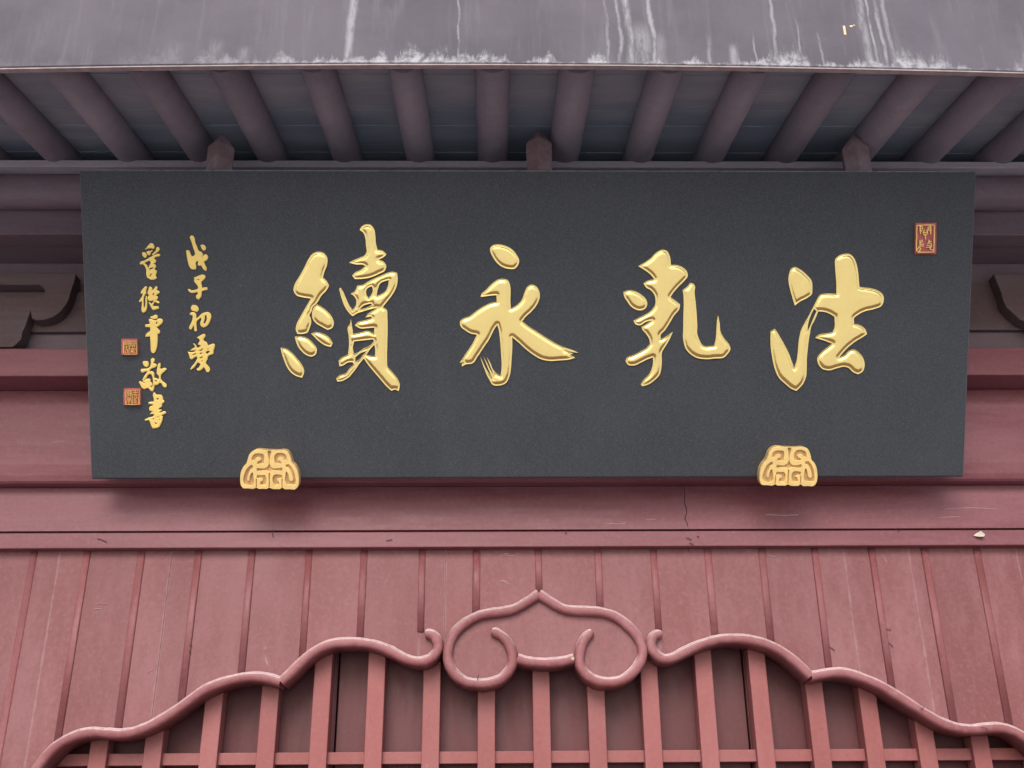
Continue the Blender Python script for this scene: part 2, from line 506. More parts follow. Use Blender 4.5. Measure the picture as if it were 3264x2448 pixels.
# upper beam: a face that rounds off to its lower arris
zt, zb = Z(1197, Ys) - 0.001, Z(1528, Yu)
hh = zt - zb
prism_x('upper_beam', [(Yu + 0.004, zt), (Yu - 0.002, zt - hh * 0.35), (Yu, zt - hh * 0.62), (Yu + 0.006, zt - hh * .82), (Yu + .014, zt - hh * .93), (Yu + .022, zb + .006), (Yu + .03, zb), (back, zb), (back, zt)],
        -HX, HX, M['beam'], wall, 0.003)
# lower beam in two lengths meeting at an open joint
zt2, zb2 = zb - 0.002, Z(1688, Yl)
xj = X(2186, 1630, Yl)
def jag(side):
    n = 9
    pts = []
    for k in range(n):
        z_ = zt2 + (zb2 - zt2) * k / (n - 1)
        wv = 0.004 * math.sin(k * 1.9) + 0.003 * math.sin(k * 4.1)
        gp = 0.0013 if 2 <= k <= 7 else 0.0006
        pts.append((xj + wv + side * gp, z_))
    return pts
def plank_xz(name, pts, y0, y1, mat, parent, bevel=0.0):
    n = len(pts)
    v = [(a, y0, b) for a, b in pts] + [(a, y1, b) for a, b in pts]
    f = [tuple(range(n)), tuple(reversed(range(n, 2 * n)))] + [(k, (k + 1) % n, n + (k + 1) % n, n + k) for k in range(n)]
    o = mk(name, v, f, mat, parent)
    fix_normals(o, bevel)
    return o
plank_xz('lower_beam', [(-HX, zt2)] + jag(-1) + [(-HX, zb2)], Yl, back, M['beam'], wall)
plank_xz('lower_beam', [(HX, zt2)] + jag(1) + [(HX, zb2)], Yl, back, M['beam'], wall)
Yr = 3.575
rail_t, rail_b = Z(1694, Yr), Z(1743, Yr)
box('top_rail', -HX, HX, Yr, 3.70, rail_b, rail_t, M['beam'], wall, 0.003)
box('rail_packing', -HX, HX, Yl + 0.02, 3.70, rail_t + 0.0005, zb2 - 0.0005, M['dark'], wall)

# ---- arch line of the doorway, traced from photo columns and rows onto the moulding's depth
Ym = 3.578
def z4(p): return [(a / 1.8433, b / 1.8433 + 1800) for a, b in p]
def z5(p): return [(a / 1.8433 + 1100, b / 1.8433 + 1800) for a, b in p]
def z6(p): return [(a / 1.8433 + 2064, b / 1.8433 + 1800) for a, b in p]
C = None
left_a = z4([(120, 1330), (165, 1255), (215, 1180), (270, 1110), (330, 1055), (400, 1015), (470, 990), (540, 980), (620, 985), (700, 990), (780, 977), (870, 943), (960, 893), (1030, 848), (1110, 790), (1200, 728), (1300, 687), (1400, 662), (1480, 653), (1560, 659), (1645, 682)])
left_b = z4([(1645, 682), (1700, 635), (1780, 555), (1860, 495), (1950, 458)]) + z5([(20, 450), (100, 453), (180, 468), (260, 498), (340, 540), (400, 560), (450, 562), (500, 545), (535, 508), (545, 468), (532, 425), (505, 402), (470, 397)])
orn_l = z5([(1139, 165), (1080, 205), (1000, 250), (930, 268), (850, 278), (780, 295), (700, 340), (640, 400), (607, 480), (605, 560), (640, 630), (700, 678), (770, 692), (840, 690), (910, 668), (960, 620), (985, 560), (975, 490), (940, 430), (895, 397), (862, 386)])
orn_r = z5([(1139, 165), (1200, 205), (1280, 250), (1350, 262), (1430, 265), (1510, 272), (1590, 298), (1660, 348), (1720, 415), (1750, 490), (1740, 560), (1690, 630), (1620, 675), (1540, 685), (1470, 672), (1410, 630), (1380, 570), (1385, 490), (1410, 430), (1452, 386)])
orn_b = z5([(1012, 545), (1060, 560), (1120, 568), (1180, 571), (1235, 568), (1290, 560), (1345, 545)])
right_b = z5([(1862, 398), (1818, 412), (1800, 460), (1820, 510), (1870, 545), (1930, 540), (2000, 505), (2080, 468), (2150, 445)]) + z6([(430, 432), (520, 428), (620, 438), (720, 466), (800, 508), (870, 560), (930, 615), (965, 650)])
right_a = z6([(965, 650), (1020, 640), (1100, 628), (1180, 632), (1270, 660), (1370, 702), (1460, 755), (1550, 812), (1640, 870), (1730, 920), (1830, 955), (1920, 963), (2000, 955), (2080, 953), (2150, 970), (2212, 1002), (2290, 1060), (2350, 1130), (2400, 1210), (2450, 1310)])

def catmull(P, n=6, closed=False):
    P = [np.array(p, float) for p in P]
    out = []
    N = len(P)
    rng = range(N if closed else N - 1)
    for i in rng:
        p1, p2 = P[i], P[(i + 1) % N]
        p0 = P[i - 1] if (closed or i > 0) else 2 * p1 - p2
        p3 = P[(i + 2) % N] if (closed or i + 2 < N) else 2 * p2 - p1
        for k in range(n):
            u = k / n
            out.append(0.5 * (2 * p1 + (p2 - p0) * u + (2 * p0 - 5 * p1 + 4 * p2 - p3) * u * u + (3 * p1 - p0 - 3 * p2 + p3) * u ** 3))
    if not closed: out.append(P[-1])
    return out

def to_xz(P, Y):
    r = []
    for p in P:
        q = on_depth(p[0], p[1], Y)
        r.append((q.x, q.z))
    return r

screen = box('lattice_screen', -2.4, 2.4, 3.66, 3.70, 0.16, 0.22, M['bar'], hall, 0.003)   # foot rail of the screen

MW = 0.0172           # half width of the moulding
def moulding(pts, name='arch_moulding', cap0=False, cap1=False, depth=0.092, seed=0):
    P = to_xz(catmull(pts, 5), Ym)
    n = len(P)
    v, f = [], []
    prof = [(-1, depth), (-1, 0.010), (-0.95, 0.003), (-0.78, -0.005), (-0.42, -0.0085), (0, -0.0095), (0.42, -0.0085), (0.78, -0.005), (0.95, 0.003), (1, 0.010), (1, depth)]
    m = len(prof)
    for i in range(n):
        a = np.array(P[max(i - 1, 0)]); b = np.array(P[min(i + 1, n - 1)])
        t = (b - a) / (np.linalg.norm(b - a) + 1e-9)
        nr = np.array((-t[1], t[0]))
        w = MW * (1 + 0.035 * math.sin(i * 0.37 + len(pts)) + 0.02 * math.sin(i * 1.13))
        s = i / (n - 1)
        for end, on in ((i, cap0), (n - 1 - i, cap1)):
            if on and end < 4:
                w = min(w, MW * (0.62, 0.86, 0.95, 1.0)[end])
        for (a_, d_) in prof:
            q = np.array(P[i]) + nr * a_ * w
            v.append((q[0], Ym + 0.0115 + d_ - 0.0115 * 0, q[1]))
    for i in range(n - 1):
        for k in range(m - 1):
            f.append((i * m + k, i * m + k + 1, (i + 1) * m + k + 1, (i + 1) * m + k))
        f.append((i * m + m - 1, i * m, (i + 1) * m, (i + 1) * m + m - 1))
    f.append(tuple(range(m))); f.append(tuple((n - 1) * m + k for k in reversed(range(m))))
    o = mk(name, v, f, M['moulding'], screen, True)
    fix_normals(o)
    md = o.data
    nv = len(P) * m
    for pl in md.polygons:
        pl.use_smooth = len(pl.vertices) == 4
    # crisp arris where the rounded face meets the square sides
    sharp = set()
    for i in range(n - 1):
        for k in (1, m - 2):
            sharp.add((i * m + k, (i + 1) * m + k))
    sh_ = md.attributes.new('sharp_edge', 'BOOLEAN', 'EDGE')
    for e in md.edges:
        a_, b_ = sorted(e.vertices)
        if (a_, b_) in sharp: sh_.data[e.index].value = True
    return o
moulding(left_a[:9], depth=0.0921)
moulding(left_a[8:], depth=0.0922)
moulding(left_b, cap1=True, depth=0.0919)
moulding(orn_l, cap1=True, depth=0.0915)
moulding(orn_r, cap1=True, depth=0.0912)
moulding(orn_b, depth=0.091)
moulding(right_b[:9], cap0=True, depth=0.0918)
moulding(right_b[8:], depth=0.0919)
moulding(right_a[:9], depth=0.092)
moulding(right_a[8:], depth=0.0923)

# ---- boards above the arch, with battens over their joints
low = left_a + z4([(1700, 635), (1780, 555), (1860, 495), (1950, 458)]) + z5([(20, 450), (100, 453), (180, 468), (260, 498), (340, 540), (400, 560), (450, 562), (500, 545), (540, 500), (585, 500), (600, 560), (640, 630), (700, 678), (770, 692), (840, 690), (910, 668), (960, 620), (985, 565), (1012, 545), (1060, 560), (1180, 571), (1290, 560), (1345, 545), (1380, 570), (1410, 630), (1470, 672), (1540, 685), (1620, 675), (1690, 630), (1740, 560), (1760, 500), (1800, 480), (1820, 510), (1870, 545), (1930, 540), (2000, 505), (2080, 468), (2150, 445)]) + z6([(430, 432), (520, 428), (620, 438), (720, 466), (800, 508), (870, 560), (930, 615), (965, 650)]) + right_a[1:]
low_xz = to_xz(catmull(low, 3), Yp)
lx = np.array([p[0] for p in low_xz]); lz = np.array([p[1] for p in low_xz])
for k in range(1, len(lx)):
    if lx[k] <= lx[k - 1]: lx[k] = lx[k - 1] + 1e-5
def low_z(x):
    if x < lx[0] or x > lx[-1]: return 0.12
    return float(np.interp(x, lx, lz))
batten_px = [111, 280, 453, 634, 804, 986, 1161, 1346, 1520, 1715, 1906, 2082, 2255, 2427, 2597, 2778, 2947, 3113]
bx = [X(p, 1750, Yp) for p in batten_px]
sb = (bx[-1] - bx[0]) / (len(bx) - 1)
bx = [bx[0] - sb * k for k in range(12, 0, -1)] + bx + [bx[-1] + sb * k for k in range(1, 13)]
bx = [b for b in bx if abs(b) < HX]
edges = [-HX] + bx + [HX]
zt3 = rail_b + 0.02
def wall_board(x0, x1, dy):
    lo, hi = lx[0], lx[-1]
    cuts = sorted([x0, x1] + [c for c in (lo, hi) if x0 < c < x1])
    for a, b in zip(cuts, cuts[1:]):
        mid_in = lo < (a + b) / 2 < hi
        if mid_in:
            n = max(3, int((b - a) / 0.012))
            bot = [(a + (b - a) * k / n, low_z(a + (b - a) * k / n)) for k in range(n + 1)]
        else:
            bot = [(a, 0.12), (b, 0.12)]
        pts = [(b, zt3), (a, zt3)] + bot
        plank_xz('wall_board', pts, Yp + dy, Yp + 0.03, M['panel'], wall)
seams = [X(p, 1800, Yp) for p in (543, 1420, 2695, 2905)]
for k in range(len(edges) - 1):
    a, b = edges[k] + 0.0003, edges[k + 1] - 0.0003
    dy = random.uniform(0, 0.0025)
    cs = [c for c in seams if a + 0.02 < c < b - 0.02]
    if cs:
        wall_board(a, cs[0] - 0.0004, dy)
        wall_board(cs[0] + 0.0004, b, dy + 0.0018)
    else:
        wall_board(a, b, dy)
orn_plate = to_xz(catmull(orn_l[:18], 4), Yp) + to_xz(catmull(orn_b, 3), Yp) + to_xz(catmull(orn_r[1:17], 4), Yp)[::-1]
plank_xz('ornament_panel', orn_plate, Yp - 0.004, Yp + 0.001, M['panel'], wall)
top_l = to_xz(catmull(orn_l[:10], 4) , Yp); top_r = to_xz(catmull(orn_r[:11], 4), Yp)
tp = sorted([tuple(p) for p in top_l + top_r])
tx = [p[0] for p in tp]; tz = [p[1] for p in tp]
scl = to_xz(z5([(440, 395), (560, 430)]), Yp); scr = to_xz(z5([(1795, 420), (1880, 385)]), Yp)
def stop_z(x):
    if tx[0] <= x <= tx[-1]: return float(np.interp(x, tx, tz))
    if scl[0][0] - .012 <= x <= scl[1][0]: return scl[0][1]
    if scr[0][0] <= x <= scr[1][0]: return scr[1][1]
    return low_z(x)
for x_ in bx:
    w_ = 0.0125 * random.uniform(0.92, 1.08)
    zb_ = stop_z(x_)
    zt_ = rail_b - random.uniform(0.0005, 0.004)
    j = random.uniform(-0.002, 0.002)
    n = 7
    v, f = [], []
    for (z_, xx) in ((zt_, x_), (zb_, x_ + j)):
        for q in range(n):
            a = math.pi * q / (n - 1)
            v.append((xx - math.cos(a) * w_, Yp + 0.002 - (math.sin(a) ** 0.4) * 0.0062, z_))
    f = [(q, q + 1, n + q + 1, n + q) for q in range(n - 1)] + [tuple(range(n)), tuple(range(2 * n - 1, n - 1, -1)), (0, n, 2 * n - 1, n - 1)]
    o = mk('batten', v, f, M['batten'], wall)
    fix_normals(o)
    for pl in o.data.polygons: pl.use_smooth = len(pl.vertices) == 4 and abs(pl.normal.z) < 0.5

# ---- bars, rails and door panels of the lattice screen
Yf = Ym + 0.090
bar_px = [128, 309, 483, 662, 844, 1012, 1188, 1371, 1550, 1729, 1908, 2085, 2266, 2444, 2623, 2794, 2962, 3135, 3312]
for p_ in bar_px:
    x_ = X(p_, 2424, Yf)
    top = low_z(x_)
    w_ = 0.0285
    tops = min(low_z(x_ - w_), low_z(x_ + w_), top)
    box('lattice_bar', x_ - w_, x_ + w_, Yf + 0.0, Yf + 0.064, 0.222, max(low_z(x_ - w_), low_z(x_ + w_), top) - 0.004, M['bar'], screen, 0.0025)
rz = [Z(2433, Yf + 0.022), Z(2394, Yf + 0.022)]
box('cross_rail', -1.98, 1.98, Yf + 0.022, Yf + 0.060, rz[0], rz[1], M['bar'], screen, 0.002)
for zz in (1.45, 1.05, 0.65):
    box('cross_rail', -1.98, 1.98, Yf + 0.022, Yf + 0.060, zz, zz + 0.042, M['bar'], screen, 0.002)
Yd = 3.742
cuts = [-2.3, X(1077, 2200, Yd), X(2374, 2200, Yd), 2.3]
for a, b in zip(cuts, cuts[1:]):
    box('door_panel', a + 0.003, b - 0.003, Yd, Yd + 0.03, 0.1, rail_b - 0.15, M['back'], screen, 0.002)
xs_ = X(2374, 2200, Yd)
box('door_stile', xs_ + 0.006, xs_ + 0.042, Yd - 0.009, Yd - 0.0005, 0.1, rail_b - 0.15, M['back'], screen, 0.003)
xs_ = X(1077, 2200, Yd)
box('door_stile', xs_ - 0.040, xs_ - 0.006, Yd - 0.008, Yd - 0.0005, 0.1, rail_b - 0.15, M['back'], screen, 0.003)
# jambs where the arch comes down
for s in (-1, 1):
    xa = lx[0] if s < 0 else lx[-1]
    box('door_jamb', min(xa - s * 0.0, xa + s * 0.09), max(xa - s * 0.0, xa + s * 0.09), Yp + 0.031, Yd + 0.03, 0.1, rail_b - 0.15, M['bar'], screen, 0.003)

# ---- pale scratches through the paint
for (pts, Yn) in [([(1926, 1667), (1950, 1669), (1972, 1670), (1994, 1667)], Yl), ([(1592, 1771), (1615, 1769), (1640, 1771)], Yp), ([(1600, 1766), (1622, 1765)], Yp),
                  ([(1594, 1853), (1612, 1851), (1618, 1856)], Yp), ([(1600, 1850), (1624, 1862), (1630, 1862)], Yp), ([(305, 1925), (322, 1922), (342, 1925)], Yp), ([(300, 1942), (325, 1939)], Yp), ([(470, 2147), (478, 2138), (486, 2134)], Yp),
                  ([(2060, 1655), (2090, 1656)], Yl), ([(2440, 1640), (2500, 1643), (2545, 1641)], Yl), ([(3010, 1622), (3090, 1618), (3180, 1622)], Yl), ([(2990, 1650), (3060, 1647)], Yl), ([(2446, 1772), (2472, 1775)], Yp)]:
    P = [on_depth(a, b, Yn - 0.0001) for a, b in pts]
    if len(P) == 2: P = [P[0], (P[0] + P[1]) / 2 + Vector((0, 0, 0.0007)), P[1]]
    tube('scratch', P, 0.0009, M['scratch'], wall, 5)

# ---- bent nails left in the rail and boards
for (pts, Yn) in [([(868, 1686), (868, 1700), (871, 1713)], Yr), ([(310, 1717), (322, 1720), (339, 1728)], Yr), ([(1804, 1688), (1804, 1703)], Yr),
                  ([(2188, 1714), (2204, 1721)], Yr), ([(2198, 1731), (2210, 1737)], Yr), ([(2222, 1710), (2228, 1712)], Yr), ([(2194, 1749), (2195, 1758)], Yp - .004), ([(1232, 1723), (1250, 1721)], Yr), ([(2864, 1683), (2865, 1695)], Yr),
                  ([(2640, 2060), (2652, 2066), (2660, 2074)], Yp), ([(2826, 2006), (2840, 2008)], Yp), ([(2832, 2048), (2842, 2055), (2845, 2062)], Yp), ([(603, 2055), (612, 2060)], Yp), ([(602, 2074), (608, 2081)], Yp),
                  ([(1523, 2158), (1526, 2152), (1521, 2166)], Ym), ([(2936, 2262), (2946, 2254)], Ym), ([(3128, 2318), (3150, 2325)], Ym)]:
    P = [on_depth(a, b, Yn - 0.003) for a, b in pts]
    if len(P) == 2: P = [P[0], (P[0] + P[1]) / 2 + Vector((0, -0.003, 0.001)), P[1]]
    tube('nail', P, 0.0013, M['nail'], wall, 5)

q = on_depth(1826, 2099, Ym)
mk('paint_chip', [(q.x - .005, Ym - .0003, q.z - .004), (q.x + .002, Ym - .0006, q.z - .006), (q.x + .006, Ym - .0005, q.z + .001), (q.x + .004, Ym + .001, q.z + .005), (q.x - .005, Ym + .0004, q.z + .005), (q.x, Ym + .006, q.z)],
   [(0, 1, 2, 3, 4), (1, 0, 5), (2, 1, 5), (3, 2, 5), (4, 3, 5), (0, 4, 5)], M['chip'], screen)

# ------------------------------------------------------------------ carved brackets under the eave
def bracket(outline_px, slot_px, label, Yk, mat):
    root = empty('carved_bracket', on_depth(outline_px[0][0], 1107, Yk))
    tag(root, label, 'bracket', 'carved brackets under the eave')
    P = to_xz(outline_px, Yk)
    holes = [to_xz(slot_px, Yk)] if slot_px else []
    if holes:
        loops = [P] + holes
        vs_, es_ = [], []
        for L in loops:
            s0 = len(vs_)
            vs_ += [Vector(p) for p in L]
            es_ += [(s0 + i, s0 + (i + 1) % len(L)) for i in range(len(L))]
        r = delaunay_2d_cdt(vs_, es_, [], 0, 1e-6)
        pv = [(p[0], p[1]) for p in r[0]]
        tris = [t for t in r[2] if inside(((pv[t[0]][0] + pv[t[1]][0] + pv[t[2]][0]) / 3, (pv[t[0]][1] + pv[t[1]][1] + pv[t[2]][1]) / 3), loops)]
        n = len(pv)
        v = [(a, Yk, b) for a, b in pv] + [(a, Yk + 0.05, b) for a, b in pv]
        f = [tuple(t) for t in tris] + [tuple(n + q for q in reversed(t)) for t in tris]
        cnt = {}
        for t in tris:
            for i in range(3):
                e = (t[i], t[(i + 1) % 3]); cnt[tuple(sorted(e))] = cnt.get(tuple(sorted(e)), 0) + 1
        f += [(a, b, n + b, n + a) for (a, b), c in cnt.items() if c == 1]
        o = mk('bracket_board', v, f, mat, root)
        fix_normals(o)
    else:
        n = len(P)
        v = [(a, Yk, b) for a, b in P] + [(a, Yk + 0.05, b) for a, b in P]
        f = [tuple(range(n)), tuple(reversed(range(n, 2 * n)))] + [(k, (k + 1) % n, n + (k + 1) % n, n + k) for k in range(n)]
        o = mk('bracket_board', v, f, mat, root)
        fix_normals(o, 0.003)
    return root

def inside(p, loops):
    x, y = p
    c = False
    for L in loops:
        n = len(L)
        for i in range(n):
            x1, y1 = L[i][0], L[i][1]; x2, y2 = L[(i + 1) % n][0], L[(i + 1) % n][1]
            if (y1 > y) != (y2 > y) and x < (x2 - x1) * (y - y1) / (y2 - y1) + x1: c = not c
    return c

Yk = 3.425
def zL(p): return [(a / 2.304, b / 2.304 + 480) for a, b in p]
outL = zL([(-900, 905), (555, 905), (545, 960), (520, 1030), (505, 1090), (480, 1135), (440, 1185), (390, 1220), (330, 1240), (270, 1245), (235, 1232), (225, 1170), (205, 1230), (185, 1290), (165, 1330), (155, 1385), (120, 1420), (92, 1442), (-900, 1442)])
slotL = zL([(-500, 985), (290, 985), (325, 1010), (332, 1045), (310, 1070), (270, 1075), (-500, 1075)])
bl = bracket(outL, slotL, 'weathered brown carved bracket with long rounded slot, left of the dark plaque', Yk, M['carved'])
lowL = zL([(-900, 1200), (640, 1200), (640, 1330), (-900, 1330)])
q0 = to_xz(lowL, 3.478)
box('bracket_backing', q0[0][0], q0[1][0] + .12, 3.478, 3.499, q0[2][1], q0[0][1] + 0.09, M['carved'], bl)
def zR(p): return [(a / 2.303 + 3000, b / 2.303 + 480) for a, b in p]
outR = zR([(385, 905), (1500, 905), (1500, 1442), (800, 1442), (720, 1330), (650, 1270), (580, 1240), (525, 1190), (480, 1150), (455, 1100), (440, 1040), (410, 965)])
br = bracket(outR, None, 'plain brown carved bracket with a curved lower edge, right of the dark plaque', Yk, M['carved'])
q0 = to_xz(zR([(100, 1140), (900, 1140), (900, 1315)]), 3.478)
box('bracket_backing', q0[0][0] - .05, q0[1][0] + .3, 3.478, 3.499, q0[2][1], q0[0][1] + 0.09, M['carved'], br)

# ------------------------------------------------------------------ the plaque
LEAN = R(29.6)
PB = on_depth(1684, 1522, 3.44)                     # middle of the lower front edge
plq = empty('plaque', PB)
plq.rotation_euler = (-LEAN * 0, 0, 0)
plq.rotation_euler = (LEAN, 0, 0)                   # leans forward at the top
tag(plq, 'charcoal plaque with four large gold characters leaning forward under the eave', 'plaque')
PM = Matrix.Rotation(LEAN, 3, 'X')
PU, PV, PN = PM @ Vector((1, 0, 0)), PM @ Vector((0, 0, 1)), PM @ Vector((0, -1, 0))
def on_plaque(x, y, h=0.0):
    """photo point -> (u, v) on the plaque face raised by h"""
    d = ray(x, y)
    o = PB + PN * h
    t = (o - CAM_P).dot(PN) / d.dot(PN)
    q = CAM_P + d * t - PB
    return (q.dot(PU), q.dot(PV))
tl, tr, bl_, br_ = on_plaque(250, 545), on_plaque(3108, 552), on_plaque(293, 1527), on_plaque(3076, 1517)
u0 = (tl[0] + bl_[0]) / 2; u1 = (tr[0] + br_[0]) / 2
v0 = (bl_[1] + br_[1]) / 2 - 0.002; v1 = (tl[1] + tr[1]) / 2 + 0.006
print('plaque corners', tl, tr, bl_, br_)
TH = 0.055
PLQ_HW, PLQ_HH = (u1 - u0) / 2, (v1 - v0) / 2
M['plaque'] = plaque_mat()
board = box('board', u0, u1, 0, TH, v0, v1, M['plaque'], plq, 0.006, 3, ws=False)

def smooth_loop(P, per=4, corner=52):
    """closed loop through the traced points; sharp turns stay sharp"""
    P = [np.array(p, float) for p in P]
    N = len(P)
    cor = []
    for i in range(N):
        a, b = P[i] - P[i - 1], P[(i + 1) % N] - P[i]
        an = math.degrees(abs(math.atan2(a[0] * b[1] - a[1] * b[0], a.dot(b))))
        cor.append(an > corner)
    out = []
    for i in range(N):
        p1, p2 = P[i], P[(i + 1) % N]
        p0 = P[i - 1] if not cor[i] else 2 * p1 - p2
        p3 = P[(i + 2) % N] if not cor[(i + 1) % N] else 2 * p2 - p1
        n = max(1, int(round(np.linalg.norm(p2 - p1) / per)))
        # centripetal-like tangents limited by the span keep the curve from overshooting
        L = np.linalg.norm(p2 - p1)
        def tang(a, m, b):
            la, lb = np.linalg.norm(m - a) + 1e-9, np.linalg.norm(b - m) + 1e-9
            return ((m - a) / la * lb + (b - m) / lb * la) / (la + lb)
        t1 = tang(p0, p1, p2) * L; t2 = tang(p1, p2, p3) * L
        for k in range(n):
            u = k / n
            h00 = 2 * u**3 - 3 * u**2 + 1; h10 = u**3 - 2 * u**2 + u; h01 = -2 * u**3 + 3 * u**2; h11 = u**3 - u**2
            out.append(h00 * p1 + h10 * t1 + h01 * p2 + h11 * t2)
    return out

def seg_dist(Q, loops):
    """distance of points Q (n,2) to the outline segments, and the even-odd inside flag"""
    A, B = [], []
    for L in loops:
        L = np.array(L)
        A.append(L); B.append(np.roll(L, -1, 0))
    A = np.concatenate(A); B = np.concatenate(B)
    D = B - A
    l2 = (D * D).sum(1) + 1e-18
    out = np.empty(len(Q)); ins = np.zeros(len(Q), bool)
    for s in range(0, len(Q), 1500):
        q = Q[s:s + 1500]
        w = q[:, None, :] - A[None]
        t = np.clip((w * D[None]).sum(2) / l2, 0, 1)
        dd = w - t[..., None] * D[None]
        out[s:s + 1500] = np.sqrt((dd * dd).sum(2).min(1))
        y = q[:, 1][:, None]; x = q[:, 0][:, None]
        c1 = (A[:, 1] > y) != (B[:, 1] > y)
        xi = A[:, 0] + (B[:, 0] - A[:, 0]) * (y - A[:, 1]) / np.where(np.abs(D[:, 1]) < 1e-12, 1e-12, D[:, 1])
        ins[s:s + 1500] = (np.sum(c1 & (x < xi), 1) % 2) == 1
    return out, ins

def relief(name, loops, hf, grid, rings, mat, parent, base=-0.002, smooth=True, h_off=0.0, hedge=None):
    """solid raised from outline loops (u,v metres); hf(distance to outline) gives the height"""
    loops = [np.array(L) for L in loops]
    allp = np.concatenate(loops)
    mn, mx = allp.min(0), allp.max(0)
    pts, es = [], []
    for L in loops:
        s0 = len(pts)
        pts += [tuple(p) for p in L]
        es += [(s0 + i, s0 + (i + 1) % len(L)) for i in range(len(L))]
    nb = len(pts)
    cand = []
    for L in loops:
        a = np.roll(L, 1, 0); b = np.roll(L, -1, 0)
        t = b - a; t = t / (np.linalg.norm(t, axis=1)[:, None] + 1e-12)
        nr = np.stack([-t[:, 1], t[:, 0]], 1)
        for r_ in rings:
            for sg in (1, -1):
                q = L + nr * sg * r_
                d, ins = seg_dist(q, loops)
                k = ins & (d > r_ * 0.93)
                cand.append(q[k])
    if grid:
        gx, gy = np.meshgrid(np.arange(mn[0], mx[0], grid), np.arange(mn[1], mx[1], grid * 0.866))
        gx = gx + (np.arange(gx.shape[0]) % 2)[:, None] * grid * 0.5
        q = np.stack([gx.ravel(), gy.ravel()], 1)
        d, ins = seg_dist(q, loops)
        lim = (max(rings) if rings else 0) + grid * 0.45
        cand.append(q[ins & (d > lim)])
    if cand:
        pts += [tuple(p) for c in cand for p in c]
    res = delaunay_2d_cdt([Vector(p) for p in pts], es, [], 0, 1e-6)
    V = np.array([(p[0], p[1]) for p in res[0]])
    T = np.array([list(t) for t in res[2]])
    cen = V[T].mean(1)
    _, ins = seg_dist(cen, loops)
    T = T[ins]
    d, _ = seg_dist(V, loops)
    H = hf(d)
    on_edge = d < 1e-6
    if hedge is not None: H[on_edge] = hedge
    cnt = {}
    for t in T:
        for i in range(3):
            a, b = int(t[i]), int(t[(i + 1) % 3])
            cnt[(a, b)] = 1
    border = [(a, b) for (a, b) in cnt if (b, a) not in cnt]
    n = len(V)
    verts = [(V[i][0], -(H[i] + h_off), V[i][1]) for i in range(n)]
    faces = [tuple(int(q) for q in t) for t in T]
    # walls own their vertices so that the arris stays crisp
    ring = sorted({a for e in border for a in e})
    mp = {a: n + 2 * i for i, a in enumerate(ring)}
    for a in ring:
        verts.append((V[a][0], -(H[a] + h_off), V[a][1]))
        verts.append((V[a][0], -(base + h_off), V[a][1]))
    faces += [(mp[b], mp[a], mp[a] + 1, mp[b] + 1) for a, b in border]
    o = mk(name, verts, faces, mat, parent, smooth, world_space=False)
    return o

def traced(loops, ox, oy, s, per=3.2, h=0.0, corner=52, shift=(0, 0)):
    r = []
    for L in loops:
        P = smooth_loop([(ox + a / s + shift[0], oy + b / s + shift[1]) for a, b in L], per, corner)
        r.append([on_plaque(p[0], p[1], h) for p in P])
    return r

def hf_big(d):
    rim, gr, wd = 0.0030, 0.0044, 0.0125
    h = np.where(d < rim, 0.0045, 0.0)
    m = (d >= rim)
    t = np.clip((d - rim) / wd, 0, 1)
    pill = 0.0030 + 0.0064 * np.sin(0.5 * np.pi * t) + 0.03 * np.clip(d - rim - wd, 0, 0.03)
    return np.where(m, pill, h)

FA = (2420, 780, 3.318)
fa_main = [[(895, 97), (955, 100), (990, 130), (1020, 190), (1040, 280), (1050, 380), (1055, 445), (1100, 452), (1180, 462), (1260, 490), (1305, 535), (1312, 590), (1290, 645), (1210, 680), (1110, 705), (1050, 735), (998, 780), (1000, 835), (1060, 850), (1115, 890), (1137, 945), (1085, 980), (1010, 1025), (930, 1090), (840, 1190), (900, 1165), (945, 1120), (1000, 1108), (1050, 1140), (1095, 1200), (1110, 1280), (1090, 1340), (1040, 1370), (985, 1345), (935, 1300), (890, 1290), (820, 1305), (730, 1328), (660, 1310), (620, 1260), (610, 1200), (650, 1140), (710, 1090), (765, 1045), (700, 1020), (640, 1000), (587, 985), (630, 950), (700, 938), (770, 925), (790, 880), (793, 800), (790, 760), (740, 730), (680, 710), (620, 705), (585, 790), (545, 870), (532, 940), (520, 1010), (510, 1100), (500, 1200), (498, 1300), (490, 1400), (460, 1470), (390, 1545), (340, 1525), (270, 1470), (200, 1400), (160, 1310), (135, 1200), (118, 1080), (115, 1000), (117, 915), (160, 888), (180, 915), (220, 980), (270, 1070), (310, 1150), (340, 1230), (365, 1300), (390, 1230), (405, 1120), (415, 1010), (440, 900), (480, 820), (520, 750), (575, 645), (610, 575), (640, 530), (700, 517), (810, 520), (812, 440), (803, 300), (797, 210), (800, 155), (840, 115)],
           [(575, 680), (540, 750), (515, 830), (505, 910), (520, 890), (550, 820), (590, 730), (603, 700)],
           [(365, 237), (430, 262), (500, 320), (545, 372), (558, 470), (553, 520), (500, 565), (430, 600), (372, 645), (350, 570), (322, 470), (305, 370), (312, 310), (340, 250)]]
RU = (1960, 780, 3.455)
